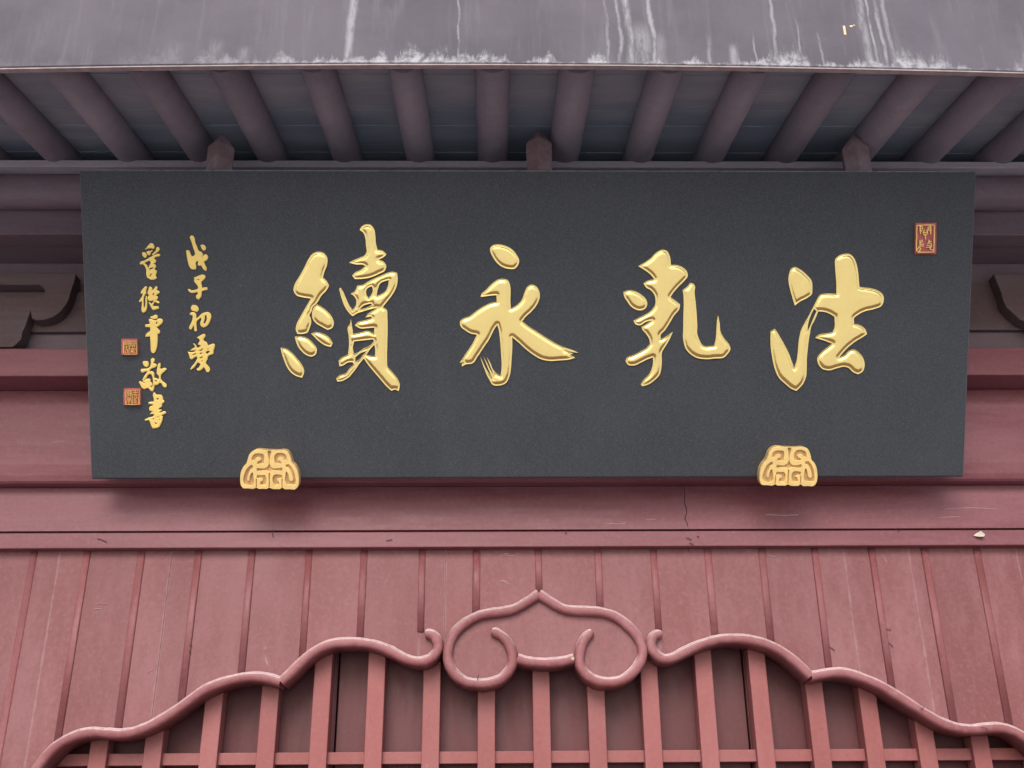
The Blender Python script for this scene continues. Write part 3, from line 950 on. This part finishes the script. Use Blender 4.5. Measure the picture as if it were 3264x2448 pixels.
ru_main = [[(92, 520), (150, 502), (220, 512), (290, 550), (340, 600), (355, 650), (340, 695), (290, 722), (230, 715), (175, 680), (130, 620), (100, 570)],
           [(825, 420), (860, 428), (880, 460), (875, 510), (885, 620), (897, 750), (905, 900), (905, 980), (930, 1050), (965, 1105), (1000, 1118), (1050, 1115), (1090, 1110), (1105, 1050), (1115, 930), (1120, 850), (1133, 775), (1150, 860), (1165, 970), (1200, 1030), (1255, 1100), (1270, 1145), (1240, 1200), (1200, 1240), (1100, 1252), (1000, 1260), (900, 1245), (830, 1205), (780, 1150), (752, 1060), (750, 900), (752, 750), (755, 620), (750, 540), (743, 500), (765, 482), (790, 465)],
           [(520, 55), (570, 68), (600, 120), (612, 180), (615, 222), (680, 225), (745, 250), (795, 305), (798, 350), (760, 400), (700, 460), (640, 530), (610, 575), (650, 605), (715, 655), (710, 700), (650, 780), (590, 880), (550, 940), (500, 1000), (505, 1040), (560, 1010), (635, 960), (605, 1030), (560, 1110), (515, 1190), (515, 1260), (510, 1350), (490, 1430), (430, 1495), (350, 1545), (300, 1558), (282, 1535), (320, 1480), (370, 1430), (405, 1360), (418, 1290), (415, 1240), (360, 1260), (290, 1295), (200, 1330), (140, 1320), (115, 1280), (130, 1245), (200, 1215), (280, 1175), (350, 1130), (385, 1090), (375, 1040), (340, 980), (300, 935), (290, 905), (345, 872), (405, 832), (340, 850), (270, 888), (220, 870), (203, 835), (260, 805), (330, 770), (400, 720), (440, 660), (445, 610), (430, 550), (390, 500), (340, 470), (312, 425), (350, 400), (430, 380), (400, 340), (340, 290), (255, 237), (310, 205), (390, 150), (450, 90)]]
YO = (1440, 760, 3.318)
yo_main = [[(405, 105), (430, 75), (490, 63), (560, 75), (630, 110), (690, 180), (713, 235), (700, 285), (665, 320), (600, 322), (530, 300), (470, 250), (430, 190), (408, 140)],
           [(540, 427), (590, 440), (615, 490), (622, 560), (620, 660), (625, 740), (680, 710), (740, 650), (770, 570), (800, 510), (845, 488), (890, 505), (925, 560), (930, 620), (900, 700), (840, 775), (780, 830), (745, 875), (800, 920), (900, 985), (1000, 1050), (1100, 1110), (1200, 1155), (1290, 1185), (1340, 1210), (1300, 1205), (1270, 1200), (1190, 1172), (1285, 1220), (1250, 1225), (1305, 1262), (1240, 1280), (1130, 1290), (1040, 1295), (940, 1275), (860, 1230), (770, 1160), (700, 1095), (640, 1045), (640, 1160), (632, 1280), (625, 1380), (610, 1460), (570, 1530), (500, 1555), (435, 1548), (395, 1490), (345, 1380), (320, 1310), (300, 1245), (335, 1320), (370, 1390), (430, 1475), (385, 1375), (335, 1247), (375, 1320), (415, 1400), (445, 1445), (400, 1330), (368, 1248), (405, 1310), (440, 1390), (480, 1430), (515, 1450), (525, 1380), (520, 1200), (510, 1070), (495, 960), (480, 915), (450, 960), (400, 1060), (340, 1150), (280, 1240), (220, 1320), (140, 1335), (110, 1355), (105, 1335), (128, 1300), (82, 1318), (110, 1275), (160, 1200), (220, 1110), (265, 1018), (200, 1005), (140, 970), (92, 925), (92, 870), (115, 850), (180, 825), (270, 760), (350, 710), (420, 680), (475, 670), (473, 600), (420, 605), (305, 620), (310, 595), (360, 545), (430, 475), (490, 435)]]
XU = (880, 700, 2.9636)
xu_main = [[(400, 303), (450, 315), (485, 360), (485, 420), (460, 490), (445, 545), (480, 580), (503, 625), (480, 665), (430, 720), (385, 792), (348, 828), (335, 870), (318, 900), (330, 932), (335, 960), (320, 1020), (300, 1065), (250, 1080), (205, 1080), (190, 1050), (195, 990), (230, 920), (270, 850), (310, 780), (330, 745), (260, 735), (195, 715), (167, 670), (175, 620), (220, 540), (270, 450), (310, 370), (350, 320)],
           [(390, 801), (440, 830), (500, 880), (540, 940), (548, 985), (535, 1020), (490, 1043), (430, 1010), (380, 980), (347, 935), (344, 870), (362, 824)],
           [(332, 1075), (380, 1062), (440, 1075), (500, 1110), (537, 1165), (520, 1203), (470, 1190), (420, 1160), (370, 1115)],
           [(180, 1105), (240, 1102), (300, 1120), (350, 1165), (388, 1225), (375, 1275), (340, 1293), (290, 1280), (240, 1240), (205, 1190), (190, 1150)],
           [(45, 1210), (90, 1215), (150, 1255), (200, 1310), (240, 1360), (268, 1430), (250, 1493), (200, 1480), (150, 1450), (110, 1400), (75, 1320), (55, 1260)],
           [(850, 45), (890, 48), (925, 85), (940, 160), (945, 230), (960, 285), (1010, 295), (1045, 330), (1010, 360), (970, 378), (1020, 400), (1042, 440), (1030, 480), (970, 515), (900, 545), (820, 560), (745, 562), (720, 530), (740, 505), (800, 475), (845, 440), (830, 430), (760, 425), (690, 408), (720, 390), (790, 360), (840, 335), (855, 310), (850, 240), (845, 180), (825, 125), (790, 98), (810, 65)],
           [(1110, 493), (1145, 505), (1150, 560), (1140, 630), (1100, 710), (1050, 775), (1010, 825), (1045, 850), (1053, 920), (1055, 1050), (1052, 1200), (1050, 1320), (1055, 1385), (1100, 1440), (1150, 1505), (1170, 1560), (1160, 1620), (1125, 1605), (1090, 1617), (1040, 1570), (980, 1500), (920, 1430), (870, 1370), (830, 1310), (790, 1360), (740, 1430), (680, 1495), (620, 1525), (580, 1530), (570, 1500), (600, 1470), (660, 1450), (700, 1400), (740, 1365), (720, 1345), (680, 1350), (630, 1380), (600, 1385), (593, 1330), (620, 1305), (680, 1275), (690, 1200), (688, 1100), (682, 1010), (698, 990), (708, 940), (720, 1010), (730, 1080), (800, 1065), (870, 1050), (925, 1078), (930, 1020), (870, 1025), (800, 1028), (745, 1000), (770, 970), (840, 950), (905, 930), (900, 915), (845, 925), (870, 890), (930, 850), (955, 832), (900, 845), (830, 865), (770, 885), (725, 913), (690, 880), (650, 820), (620, 740), (597, 655), (612, 642), (640, 690), (670, 760), (700, 820), (725, 850), (755, 810), (760, 770), (735, 720), (705, 700), (740, 680), (770, 622), (820, 615), (870, 585), (930, 555), (1000, 525), (1060, 500)],
           [(880, 640), (905, 630), (915, 660), (900, 710), (875, 740), (855, 705), (855, 665)],
           [(985, 605), (1065, 570), (1060, 620), (1030, 680), (1000, 700), (952, 722), (962, 660)],
           [(790, 848), (830, 812), (900, 792), (905, 805), (860, 830)],
           [(740, 1150), (830, 1140), (920, 1130), (925, 1150), (885, 1190), (830, 1215), (760, 1260), (735, 1262), (728, 1200)],
           [(930, 1180), (938, 1230), (935, 1290), (890, 1285), (855, 1275), (890, 1225)],
           [(750, 1300), (800, 1262), (862, 1238), (825, 1275), (790, 1320), (750, 1340)]]
for (loops, (ox, oy, s), lab) in [(fa_main, FA, 'large gold character at the right end of the row'), (ru_main, RU, 'second large gold character from the right, with a long upright hook'),
                                  (yo_main, YO, 'third large gold character from the right, a dot above spreading strokes'), (xu_main, XU, 'dense large gold character at the left end of the row')]:
    o = relief('gold_character', traced(loops, ox, oy, s, 3.0), hf_big, 0.0042, (0.0029, 0.0040, 0.0072), M['gold'], plq)
    o['label'] = lab

def hf_small(d):
    return 0.0035 + 0.0012 * np.clip(d / 0.0022, 0, 1)
SA, SB, SC, SD, SE = (560, 730, 6.6375), (560, 970, 6.6375), (420, 760, 6.914), (420, 980, 9.214), (420, 1130, 6.379)
small = [
    (SA, [[(330, 138), (375, 145), (405, 200), (420, 290), (455, 370), (495, 462), (550, 490), (585, 545), (555, 610), (595, 560), (635, 530), (670, 550), (690, 600), (670, 650), (605, 695), (625, 760), (660, 830), (655, 875), (630, 885), (590, 850), (560, 800), (540, 768), (500, 780), (470, 760), (478, 715), (488, 690), (465, 682), (430, 715), (430, 750), (440, 790), (430, 850), (385, 857), (330, 840), (290, 780), (265, 690), (245, 600), (235, 520), (225, 465), (250, 445), (290, 460), (315, 520), (345, 580), (380, 570), (415, 545), (410, 490), (380, 410), (355, 320), (325, 235), (300, 180)],
          [(525, 350), (560, 330), (600, 340), (640, 385), (645, 420), (610, 460), (575, 445), (550, 400)]]),
    (SA, [[(565, 965), (605, 970), (632, 1000), (625, 1045), (580, 1090), (545, 1130), (555, 1180), (565, 1245), (620, 1235), (670, 1232), (680, 1285), (620, 1300), (555, 1325), (552, 1390), (540, 1440), (490, 1495), (450, 1470), (435, 1410), (465, 1380), (475, 1350), (460, 1335), (400, 1350), (330, 1350), (285, 1320), (262, 1275), (285, 1270), (330, 1295), (400, 1290), (470, 1270), (480, 1235), (460, 1190), (420, 1140), (395, 1090), (405, 1060), (388, 1030), (440, 1010), (500, 985)],
          [(450, 1075), (510, 1062), (495, 1090)]]),
    (SB, [[(360, 15), (410, 15), (460, 40), (485, 80), (490, 130), (460, 163), (400, 150), (345, 125), (328, 70)],
          [(345, 166), (395, 169), (430, 195), (440, 300), (500, 255), (560, 195), (630, 170), (690, 165), (735, 195), (757, 250), (740, 330), (700, 420), (640, 475), (590, 488), (550, 465), (525, 420), (530, 370), (550, 320), (535, 285), (490, 320), (450, 365), (445, 440), (455, 560), (430, 575), (405, 560), (395, 480), (385, 440), (360, 500), (330, 540), (300, 520), (292, 480), (325, 410), (360, 320), (370, 250), (345, 230), (305, 222), (308, 190)],
          [(615, 240), (655, 238), (665, 300), (645, 370), (615, 405), (590, 408), (610, 340), (625, 280)]]),
    (SB, [[(610, 625), (635, 650), (625, 690), (590, 730), (605, 780), (650, 795), (675, 835), (690, 870), (740, 850), (810, 835), (835, 855), (830, 900), (805, 990), (808, 1040), (760, 1065), (700, 1090), (685, 1110), (680, 1160), (655, 1200), (645, 1255), (690, 1300), (725, 1350), (730, 1395), (700, 1440), (660, 1430), (630, 1370), (600, 1330), (560, 1375), (510, 1405), (455, 1395), (450, 1365), (490, 1340), (520, 1295), (535, 1270), (500, 1240), (470, 1230), (430, 1290), (380, 1350), (330, 1385), (315, 1370), (350, 1310), (410, 1240), (450, 1170), (465, 1130), (440, 1100), (390, 1135), (345, 1168), (315, 1150), (290, 1080), (260, 1000), (310, 1012), (430, 985), (442, 975), (305, 978), (350, 945), (420, 905), (400, 860), (372, 828), (395, 830), (440, 880), (470, 930), (500, 905), (540, 880), (520, 865), (475, 850), (490, 815), (520, 770), (500, 735), (450, 700), (500, 675), (560, 640)],
          [(505, 975), (560, 950), (590, 930), (580, 955), (515, 1000)], [(510, 1045), (560, 1020), (575, 1030), (520, 1065)], [(510, 1140), (570, 1100), (580, 1125), (520, 1150)], [(545, 1210), (580, 1190), (575, 1215)],
          [(665, 945), (720, 930), (700, 945), (680, 960)], [(640, 1035), (670, 985), (720, 990), (725, 1010), (670, 1050)], [(360, 1070), (430, 1035), (435, 1050), (370, 1085)]]),
    (SC, [[(425, 105), (455, 110), (505, 180), (500, 220), (475, 232), (440, 220), (380, 222), (330, 235), (290, 245), (320, 215), (370, 155)],
          [(565, 190), (600, 195), (622, 240), (600, 280), (540, 325), (480, 370), (445, 358), (490, 315), (540, 260), (550, 210)],
          [(235, 310), (290, 308), (322, 340), (342, 375), (320, 425), (290, 430), (255, 395), (235, 345)],
          [(328, 295), (370, 278), (410, 280), (450, 258), (465, 270), (420, 320), (415, 355), (395, 375), (362, 365), (343, 330)],
          [(600, 340), (635, 360), (620, 395), (570, 402), (520, 420), (495, 450), (545, 480), (530, 530), (490, 560), (535, 585), (540, 620), (500, 680), (520, 690), (560, 715), (545, 790), (530, 825), (555, 850), (550, 885), (510, 905), (420, 908), (380, 880), (350, 870), (330, 810), (325, 700), (300, 620), (250, 565), (200, 580), (180, 550), (210, 510), (280, 490), (350, 450), (420, 410), (500, 370), (560, 348)],
          [(285, 540), (340, 515), (400, 490), (430, 540), (400, 580), (375, 640), (365, 650), (345, 600)], [(388, 672), (440, 645), (480, 640), (470, 665), (430, 680), (392, 700)], [(395, 850), (410, 800), (450, 780), (430, 815)]]),
    (SC, [[(310, 1052), (345, 1075), (335, 1110), (320, 1150), (325, 1200), (290, 1260), (270, 1320), (270, 1400), (272, 1500), (283, 1540), (298, 1500), (306, 1380), (315, 1265), (335, 1265), (345, 1330), (345, 1430), (340, 1540), (310, 1610), (270, 1640), (235, 1620), (222, 1560), (230, 1460), (235, 1390), (215, 1390), (180, 1408), (165, 1385), (200, 1330), (240, 1260), (250, 1215), (210, 1218), (205, 1190), (235, 1130), (275, 1085)],
          [(390, 1065), (430, 1068), (460, 1100), (450, 1140), (480, 1125), (510, 1085), (545, 1047), (575, 1085), (560, 1140), (620, 1170), (615, 1200), (560, 1240), (540, 1275), (580, 1280), (575, 1330), (545, 1365), (590, 1380), (625, 1410), (600, 1435), (555, 1420), (520, 1395), (480, 1450), (475, 1490), (530, 1495), (590, 1490), (608, 1545), (560, 1560), (485, 1580), (450, 1550), (420, 1490), (370, 1400), (400, 1410), (440, 1440), (465, 1420), (490, 1365), (440, 1380), (390, 1380), (360, 1340), (360, 1290), (385, 1250), (358, 1215), (360, 1170), (380, 1110)],
          [(490, 1195), (505, 1225), (480, 1265), (470, 1240)]]),
    (SD, [[(690, 215), (740, 225), (770, 270), (765, 310), (710, 345), (650, 345), (590, 325), (553, 303), (560, 270), (620, 255)],
          [(520, 338), (590, 340), (650, 372), (720, 377), (780, 330), (860, 330), (905, 355), (920, 420), (890, 470), (820, 530), (745, 585), (790, 640), (840, 710), (830, 755), (765, 785), (768, 880), (765, 1030), (745, 1170), (700, 1300), (660, 1345), (600, 1335), (575, 1280), (565, 1130), (558, 980), (545, 850), (490, 860), (410, 860), (415, 820), (470, 740), (548, 690), (550, 585), (480, 580), (415, 575), (400, 500), (470, 495), (535, 490), (530, 420), (508, 360)],
          [(710, 455), (765, 415), (755, 470), (735, 495)]]),
    (SE, [[(240, 135), (330, 135), (350, 180), (345, 230), (310, 258), (265, 235), (225, 165)],
          [(425, 68), (470, 90), (465, 140), (440, 180), (500, 195), (515, 225), (490, 255), (420, 280), (380, 310), (370, 345), (420, 335), (455, 370), (462, 470), (500, 480), (545, 505), (560, 470), (545, 420), (520, 400), (515, 340), (525, 270), (545, 190), (580, 165), (590, 200), (580, 280), (600, 295), (680, 272), (715, 295), (690, 330), (630, 380), (600, 420), (598, 490), (640, 550), (710, 610), (715, 650), (690, 675), (650, 655), (610, 590), (575, 570), (545, 605), (500, 625), (470, 615), (462, 660), (450, 720), (430, 750), (390, 735), (350, 690), (335, 680), (300, 690), (265, 705), (220, 680), (180, 610), (148, 555), (170, 540), (215, 560), (255, 582), (275, 572), (225, 556), (260, 520), (300, 495), (345, 490), (385, 500), (385, 550), (420, 590), (415, 630), (385, 655), (375, 665), (410, 665), (425, 640), (438, 560), (425, 450), (405, 405), (370, 400), (340, 415), (300, 475), (235, 535), (220, 515), (270, 420), (315, 355), (320, 335), (270, 350), (220, 370), (190, 340), (195, 295), (250, 290), (330, 280), (370, 250), (395, 180), (400, 90)],
          [(475, 525), (505, 520), (520, 540), (490, 555)]]),
    (SE, [[(455, 765), (480, 785), (505, 815), (560, 815), (615, 825), (635, 870), (640, 920), (665, 930), (655, 980), (620, 1000), (620, 1050), (580, 1085), (540, 1110), (560, 1120), (605, 1115), (610, 1140), (560, 1175), (590, 1180), (650, 1155), (690, 1155), (705, 1190), (660, 1215), (600, 1235), (635, 1250), (630, 1320), (600, 1400), (550, 1480), (500, 1495), (430, 1500), (400, 1440), (375, 1370), (350, 1330), (290, 1350), (268, 1325), (310, 1300), (370, 1275), (430, 1260), (470, 1220), (420, 1210), (380, 1210), (390, 1190), (440, 1160), (400, 1150), (365, 1130), (360, 1090), (385, 1050), (430, 1040), (440, 1020), (400, 1010), (350, 1005), (345, 970), (390, 960), (450, 955), (455, 900), (440, 850), (442, 790)],
          [(510, 905), (530, 888), (555, 895), (550, 915), (515, 920)], [(430, 1310), (465, 1295), (460, 1315), (435, 1325)], [(475, 1375), (500, 1390), (520, 1410), (490, 1420)], [(515, 1280), (560, 1255), (550, 1272), (525, 1285)], [(560, 1310), (575, 1312), (568, 1335)]]),
]
for (ox, oy, s), loops in small:
    relief('inscription_character', traced(loops, ox, oy, s, 2.2), hf_small, 0.0, (0.0022,), M['gold_flat'], plq, smooth=False)

# seals: red blocks with raised gold line work
def seal(corners, ox, oy, s, strokes, half, label):
    U = [on_plaque(ox + a / s, oy + b / s) for a, b in corners]
    L = smooth_loop(U, 0.006, 200)
    # rounded corners
    P = []
    n = len(U)
    for i in range(n):
        p = np.array(U[i]); a = np.array(U[i - 1]); b = np.array(U[(i + 1) % n])
        da = (a - p) / np.linalg.norm(a - p); db = (b - p) / np.linalg.norm(b - p)
        r_ = 0.004
        for k in range(5):
            u = k / 4
            P.append((p + da * r_) * (1 - u) ** 2 + p * 2 * u * (1 - u) + (p + db * r_) * u * u)
    o = relief('seal', [P], lambda d: 0.004 + 0.007 * np.clip(d / 0.005, 0, 1), 0.0, (0.0025, 0.005), M['seal'], plq, smooth=False)
    o['label'] = label
    cen = np.array(P).mean(0)
    v, f = [], []
    for st in strokes:
        q = [np.array(on_plaque(ox + a / s, oy + b / s, 0.011)) for a, b in st]
        m = len(q)
        for i in range(m):
            if i == 0: t = q[1] - q[0]
            elif i == m - 1: t = q[-1] - q[-2]
            else:
                t1 = (q[i] - q[i - 1]); t2 = (q[i + 1] - q[i])
                t = t1 / np.linalg.norm(t1) + t2 / np.linalg.norm(t2)
                if np.linalg.norm(t) < 1e-6: t = t1
            t = t / np.linalg.norm(t)
            nr = np.array((-t[1], t[0])) * half
            z0 = 0.0138 + random.uniform(0, 0.0004)
            for sg, h_ in ((1, 0.0095), (1, z0), (-1, z0), (-1, 0.0095)):
                w = q[i] + nr * sg
                v.append((w[0], -h_, w[1]))
        b0 = len(v) - 4 * m
        for i in range(m - 1):
            for k in range(4):
                l = (k + 1) % 4
                f.append((b0 + 4 * i + k, b0 + 4 * i + l, b0 + 4 * i + 4 + l, b0 + 4 * i + 4 + k))
        f.append((b0, b0 + 1, b0 + 2, b0 + 3)); f.append((b0 + 4 * m - 1, b0 + 4 * m - 2, b0 + 4 * m - 3, b0 + 4 * m - 4))
    # child of the seal: undo the seal's own offset
    c = o.location
    sm = mk('seal_mark', [(a - c[0], b - c[1], d - c[2]) for a, b, d in v], f, M['seal_gold'], o, world_space=False)
    fix_normals(sm)
    return o
def circ(cx, cy, r): return [(cx + r * math.cos(2 * math.pi * k / 10), cy + r * math.sin(2 * math.pi * k / 10)) for k in range(11)]
seal([(300, 235), (1110, 235), (1105, 1440), (285, 1440)], 2890, 690, 11.85,
     [[(420, 335), (380, 350), (368, 600), (372, 800), (358, 1000), (360, 1300), (430, 1350), (740, 1352), (1010, 1340), (1025, 1000), (1030, 700), (1040, 325), (740, 322), (420, 335)],
      [(495, 330), (510, 665)], [(510, 370), (580, 395), (600, 465), (505, 465)], [(590, 510), (515, 565)], [(895, 330), (900, 665)], [(885, 385), (810, 400), (785, 455), (890, 460)], [(788, 460), (810, 520), (890, 540)],
      [(665, 500), (620, 570), (620, 650), (670, 690), (740, 685), (775, 640), (775, 560), (740, 500)], [(625, 605), (770, 600)], [(690, 690), (700, 865)], [(670, 690), (635, 715)],
      [(490, 880), (495, 1090)], [(575, 880), (570, 950), (500, 985)], [(495, 1045), (640, 1045)], [(510, 1110), (635, 1120)], [(500, 1110), (355, 1290)], [(480, 1180), (515, 1200), (490, 1270), (445, 1340)],
      [(830, 880), (830, 1000)], [(830, 945), (920, 945)], [(765, 1010), (860, 1005), (925, 1050), (920, 1140), (865, 1200), (890, 1260), (1010, 1265)], [(740, 1085), (860, 1090), (880, 1130), (850, 1165), (730, 1165)]],
     0.00145, 'tall red seal at the upper right corner of the plaque')
seal([(112, 125), (455, 125), (458, 465), (112, 465)], 370, 1060, 6.38,
     [[(150, 405), (150, 172), (415, 172), (425, 300), (425, 438), (170, 440)], [(268, 180), (270, 430)], [(165, 190), (165, 430)], [(165, 190), (205, 190), (205, 250)], [(165, 220), (205, 220)], [(165, 250), (205, 250)],
      [(258, 190), (224, 190), (224, 250), (258, 250)], [(224, 220), (258, 220)], [(180, 300), (245, 290)], [(215, 272), (210, 350), (190, 410), (222, 415)], [(235, 330), (240, 405)],
      [(290, 192), (395, 192), (395, 240), (290, 240), (290, 192)], [(290, 216), (395, 216)], [(290, 265), (400, 265)], [(300, 270), (285, 292)], [(332, 270), (336, 292)], [(370, 270), (382, 292)],
      [(340, 302), (342, 322)], [(285, 345), (285, 325), (405, 325), (405, 345)], [(310, 350), (370, 350), (370, 390), (310, 390), (310, 350)], [(340, 335), (340, 412), (400, 415)], [(298, 402), (340, 370)]],
     0.00072, 'upper of the two small red seals beside the inscription')
seal([(158, 1130), (515, 1130), (522, 1485), (155, 1485)], 370, 1060, 6.38,
     [[(190, 1172), (480, 1170), (482, 1455), (330, 1462), (200, 1455), (187, 1190)], [(210, 1190), (210, 1312), (325, 1315)], circ(250, 1210, 15), circ(302, 1210, 15), circ(250, 1270, 15), circ(302, 1270, 15), [(225, 1240), (325, 1240)],
      [(215, 1345), (320, 1345)], [(240, 1350), (222, 1385)], [(300, 1350), (322, 1385)], [(240, 1375), (300, 1375)], [(265, 1350), (265, 1450)], [(212, 1450), (210, 1408), (328, 1408), (328, 1450)],
      [(345, 1230), (365, 1200), (385, 1230)], [(402, 1185), (404, 1235)], [(420, 1230), (440, 1200), (455, 1230)], [(345, 1445), (345, 1256), (455, 1256), (462, 1445)], [(385, 1425), (385, 1282), (420, 1282), (420, 1338), (388, 1340)], [(388, 1370), (415, 1370), (415, 1425), (385, 1425)]],
     0.00072, 'lower of the two small red seals beside the inscription')

# ------------------------------------------------------------------ gold clasps carrying the plaque
CH = 0.037                       # their face stands this far in front of the plaque face
c_out = [(600, 155), (1000, 155), (1300, 165), (1600, 165), (1660, 190), (1740, 300), (1790, 440), (1830, 570), (1910, 650), (1990, 800), (2030, 960), (2040, 1120), (2030, 1260), (1990, 1350), (1920, 1410), (1740, 1410), (1560, 1400), (1500, 1350), (1440, 1400), (1330, 1405), (1180, 1400), (1085, 1355), (1020, 1395), (880, 1395), (730, 1390), (670, 1350), (610, 1390), (420, 1385), (240, 1380), (180, 1290), (150, 1150), (155, 980), (180, 830), (250, 690), (350, 560), (390, 450), (430, 320), (500, 220)]
c_holes = [[(520, 470), (530, 410), (570, 320), (640, 275), (880, 275), (905, 320), (905, 580), (700, 590), (700, 550), (740, 510), (810, 480), (830, 440), (800, 390), (760, 375), (690, 385), (640, 430), (610, 480)],
           [(1275, 310), (1300, 280), (1560, 275), (1610, 310), (1640, 390), (1650, 470), (1560, 465), (1530, 410), (1480, 380), (1400, 385), (1350, 430), (1370, 490), (1440, 510), (1475, 580), (1290, 585), (1275, 550)],
           [(1032, 172), (1140, 172), (1142, 690), (1170, 715), (1505, 715), (1490, 820), (1130, 825), (1085, 858), (1040, 825), (700, 820), (685, 735), (1000, 715), (1030, 690)],
           [(545, 625), (480, 650), (420, 700), (330, 830), (275, 1000), (265, 1180), (300, 1260), (540, 1270), (560, 1250), (555, 870), (520, 890), (480, 980), (460, 1130), (420, 1140), (370, 1110), (380, 1010), (430, 870), (480, 770), (560, 712)],
           [(1620, 620), (1720, 610), (1800, 700), (1870, 830), (1910, 1000), (1935, 1150), (1920, 1260), (1660, 1255), (1625, 1200), (1620, 850), (1650, 850), (1700, 970), (1740, 1120), (1800, 1160), (1850, 1120), (1850, 1030), (1800, 880), (1750, 780), (1690, 712), (1630, 695)],
           [(690, 960), (940, 955), (970, 1000), (970, 1265), (800, 1265), (800, 1160), (880, 1150), (885, 1080), (840, 1045), (695, 1050)],
           [(1225, 980), (1250, 955), (1495, 955), (1490, 1050), (1370, 1055), (1320, 1110), (1385, 1165), (1405, 1265), (1250, 1265), (1220, 1200)],
           [(1072, 885), (1100, 885), (1097, 1335), (1076, 1335)], [(665, 1075), (685, 1075), (681, 1335), (663, 1335)], [(1488, 1075), (1508, 1075), (1504, 1335), (1486, 1335)]]
def clasp_loop(L, per): 
    P = smooth_loop([(750 + a / 10.0545, 1420 + b / 10.0545) for a, b in L], per)
    return [on_plaque(p[0], p[1], CH) for p in P]
lo = [clasp_loop(c_out, 2.0)] + [clasp_loop(h, 1.6) for h in c_holes]
cu = np.array(lo[0]); cc = np.array(((cu[:, 0].min() + cu[:, 0].max()) / 2, cu[:, 1].min()))
lo = [np.array(L) - cc for L in lo]
def clasp_root(u, v, label):
    r = empty('gold_clasp', PB + PU * u + PV * v)
    r.rotation_euler = (LEAN, 0, 0)
    return tag(r, label, 'clasp', 'gold clasps holding the plaque')
cl = clasp_root(cc[0], cc[1], 'gold fretwork clasp gripping the bottom edge of the plaque, nearer the inscription')
sh = 0.009
plate = relief('clasp_plate', [lo[0]], lambda d: np.full(len(d), CH - sh), 0, (), M['gold_recess'], cl, base=0.0025, smooth=False)
fret = relief('fretwork', lo, lambda d: CH - sh + 0.0005 + (sh - 0.0005) * (0.75 + 0.25 * np.clip(d / 0.0013, 0, 1)), 0, (0.0013,), M['gold_clasp'], cl, base=CH - sh + 0.0003, smooth=False)
# arm that reaches back under the plaque into the beam
gap = -cc[1] + v0
arm = box('clasp_arm', -0.05, 0.05, -0.0022, 0.10, 0.004, max(gap - 0.004, 0.014), M['gold_clasp'], cl, 0.003, 2, ws=False)
R_px = (2400 + (195 + 1975) / 2 / 9.617, 1410 + 1358 / 9.617)
uv = on_plaque(R_px[0], R_px[1], CH)
cr = cl.copy(); scene.collection.objects.link(cr)
cr.location = PB + PU * uv[0] + PV * uv[1]
cr['label'] = 'gold fretwork clasp gripping the bottom edge of the plaque, under the right half'
for ch in (plate, fret, arm):
    c_ = ch.copy(); scene.collection.objects.link(c_); c_.parent = cr

# ------------------------------------------------------------------ wooden pegs behind the top edge
def peg(px_, tip_y, sh_y, label, twist):
    Yg = 3.0
    tip = on_depth(px_, tip_y, Yg)
    w_ = 0.0435
    zs, ztip = Z(sh_y, Yg), tip.z
    zbm = Z(572, Yg)
    root = empty('wooden_peg', (tip.x, Yg, zbm))
    root.rotation_euler = (0, 0, twist)
    tag(root, label, 'peg', 'pointed wooden pegs above the plaque')
    def sec(w, z_, d=0.045):
        # six-sided section: front ridge, wide shoulders
        return [(-w, 0.006, z_), (-0.08 * w, -0.032 * (w / w_ if w_ else 1), z_), (w, 0.004, z_), (w * 0.92, d, z_), (-w * 0.92, d, z_)]
    H = ztip - zbm; S = zs - zbm
    L = [sec(w_ * 0.96, 0), sec(w_, S), sec(w_ * 0.62, S + (H - S) * 0.42), sec(w_ * 0.28, S + (H - S) * 0.74), sec(w_ * 0.03, H)]
    n = 5
    v = [p for q in L for p in q]
    f = []
    for i in range(len(L) - 1):
        for k in range(n):
            l = (k + 1) % n
            f.append((i * n + k, i * n + l, (i + 1) * n + l, (i + 1) * n + k))
    f.append(tuple(range(n))[::-1]); f.append(tuple((len(L) - 1) * n + k for k in range(n)))
    o = mk('peg_body', v, f, M['peg'], root, world_space=False)
    fix_normals(o, 0.0015, 1)
    # tie block that reaches back to the purlin board, hidden behind the plaque
    box('peg_tail', -0.03, 0.03, 0.0455, 0.155, 0.01, 0.045, M['peg'], root, 0.002, ws=False)
    return root
peg(711, 424, 470, 'pointed wooden peg above the plaque, over the dense left character', R(10))
peg(1717, 411, 455, 'pointed wooden peg above the middle of the plaque', R(0))
peg(2719, 424, 468, 'pointed wooden peg above the plaque, near the right character', R(-8))

# ------------------------------------------------------------------ paper scrap stuck on the rail
q = on_depth(3119, 1706, Yr - 0.003)
v = [(-0.019, -0.001, -0.002), (-0.006, -0.004, 0.007), (0.006, -0.012, 0.012), (0.019, -0.009, 0.000), (0.011, -0.015, -0.009), (-0.004, -0.010, -0.008), (-0.001, -0.008, 0.001)]
v = [tuple(q + Vector(p)) for p in v]
v2 = [(a, b + 0.001, c) for a, b, c in v]
tr_ = [(0, 1, 6), (1, 2, 6), (2, 3, 6), (3, 4, 6), (4, 5, 6), (5, 0, 6)]
n = 7
f = tr_ + [tuple(n + k for k in reversed(t)) for t in tr_] + [(k, (k + 1) % 6, n + (k + 1) % 6, n + k) for k in range(6)]
o = mk('paper_scrap', v + v2, f, M['paper'])
fix_normals(o)
tag(o, 'small crumpled cream paper scrap stuck on the red rail at far right', 'paper scrap')
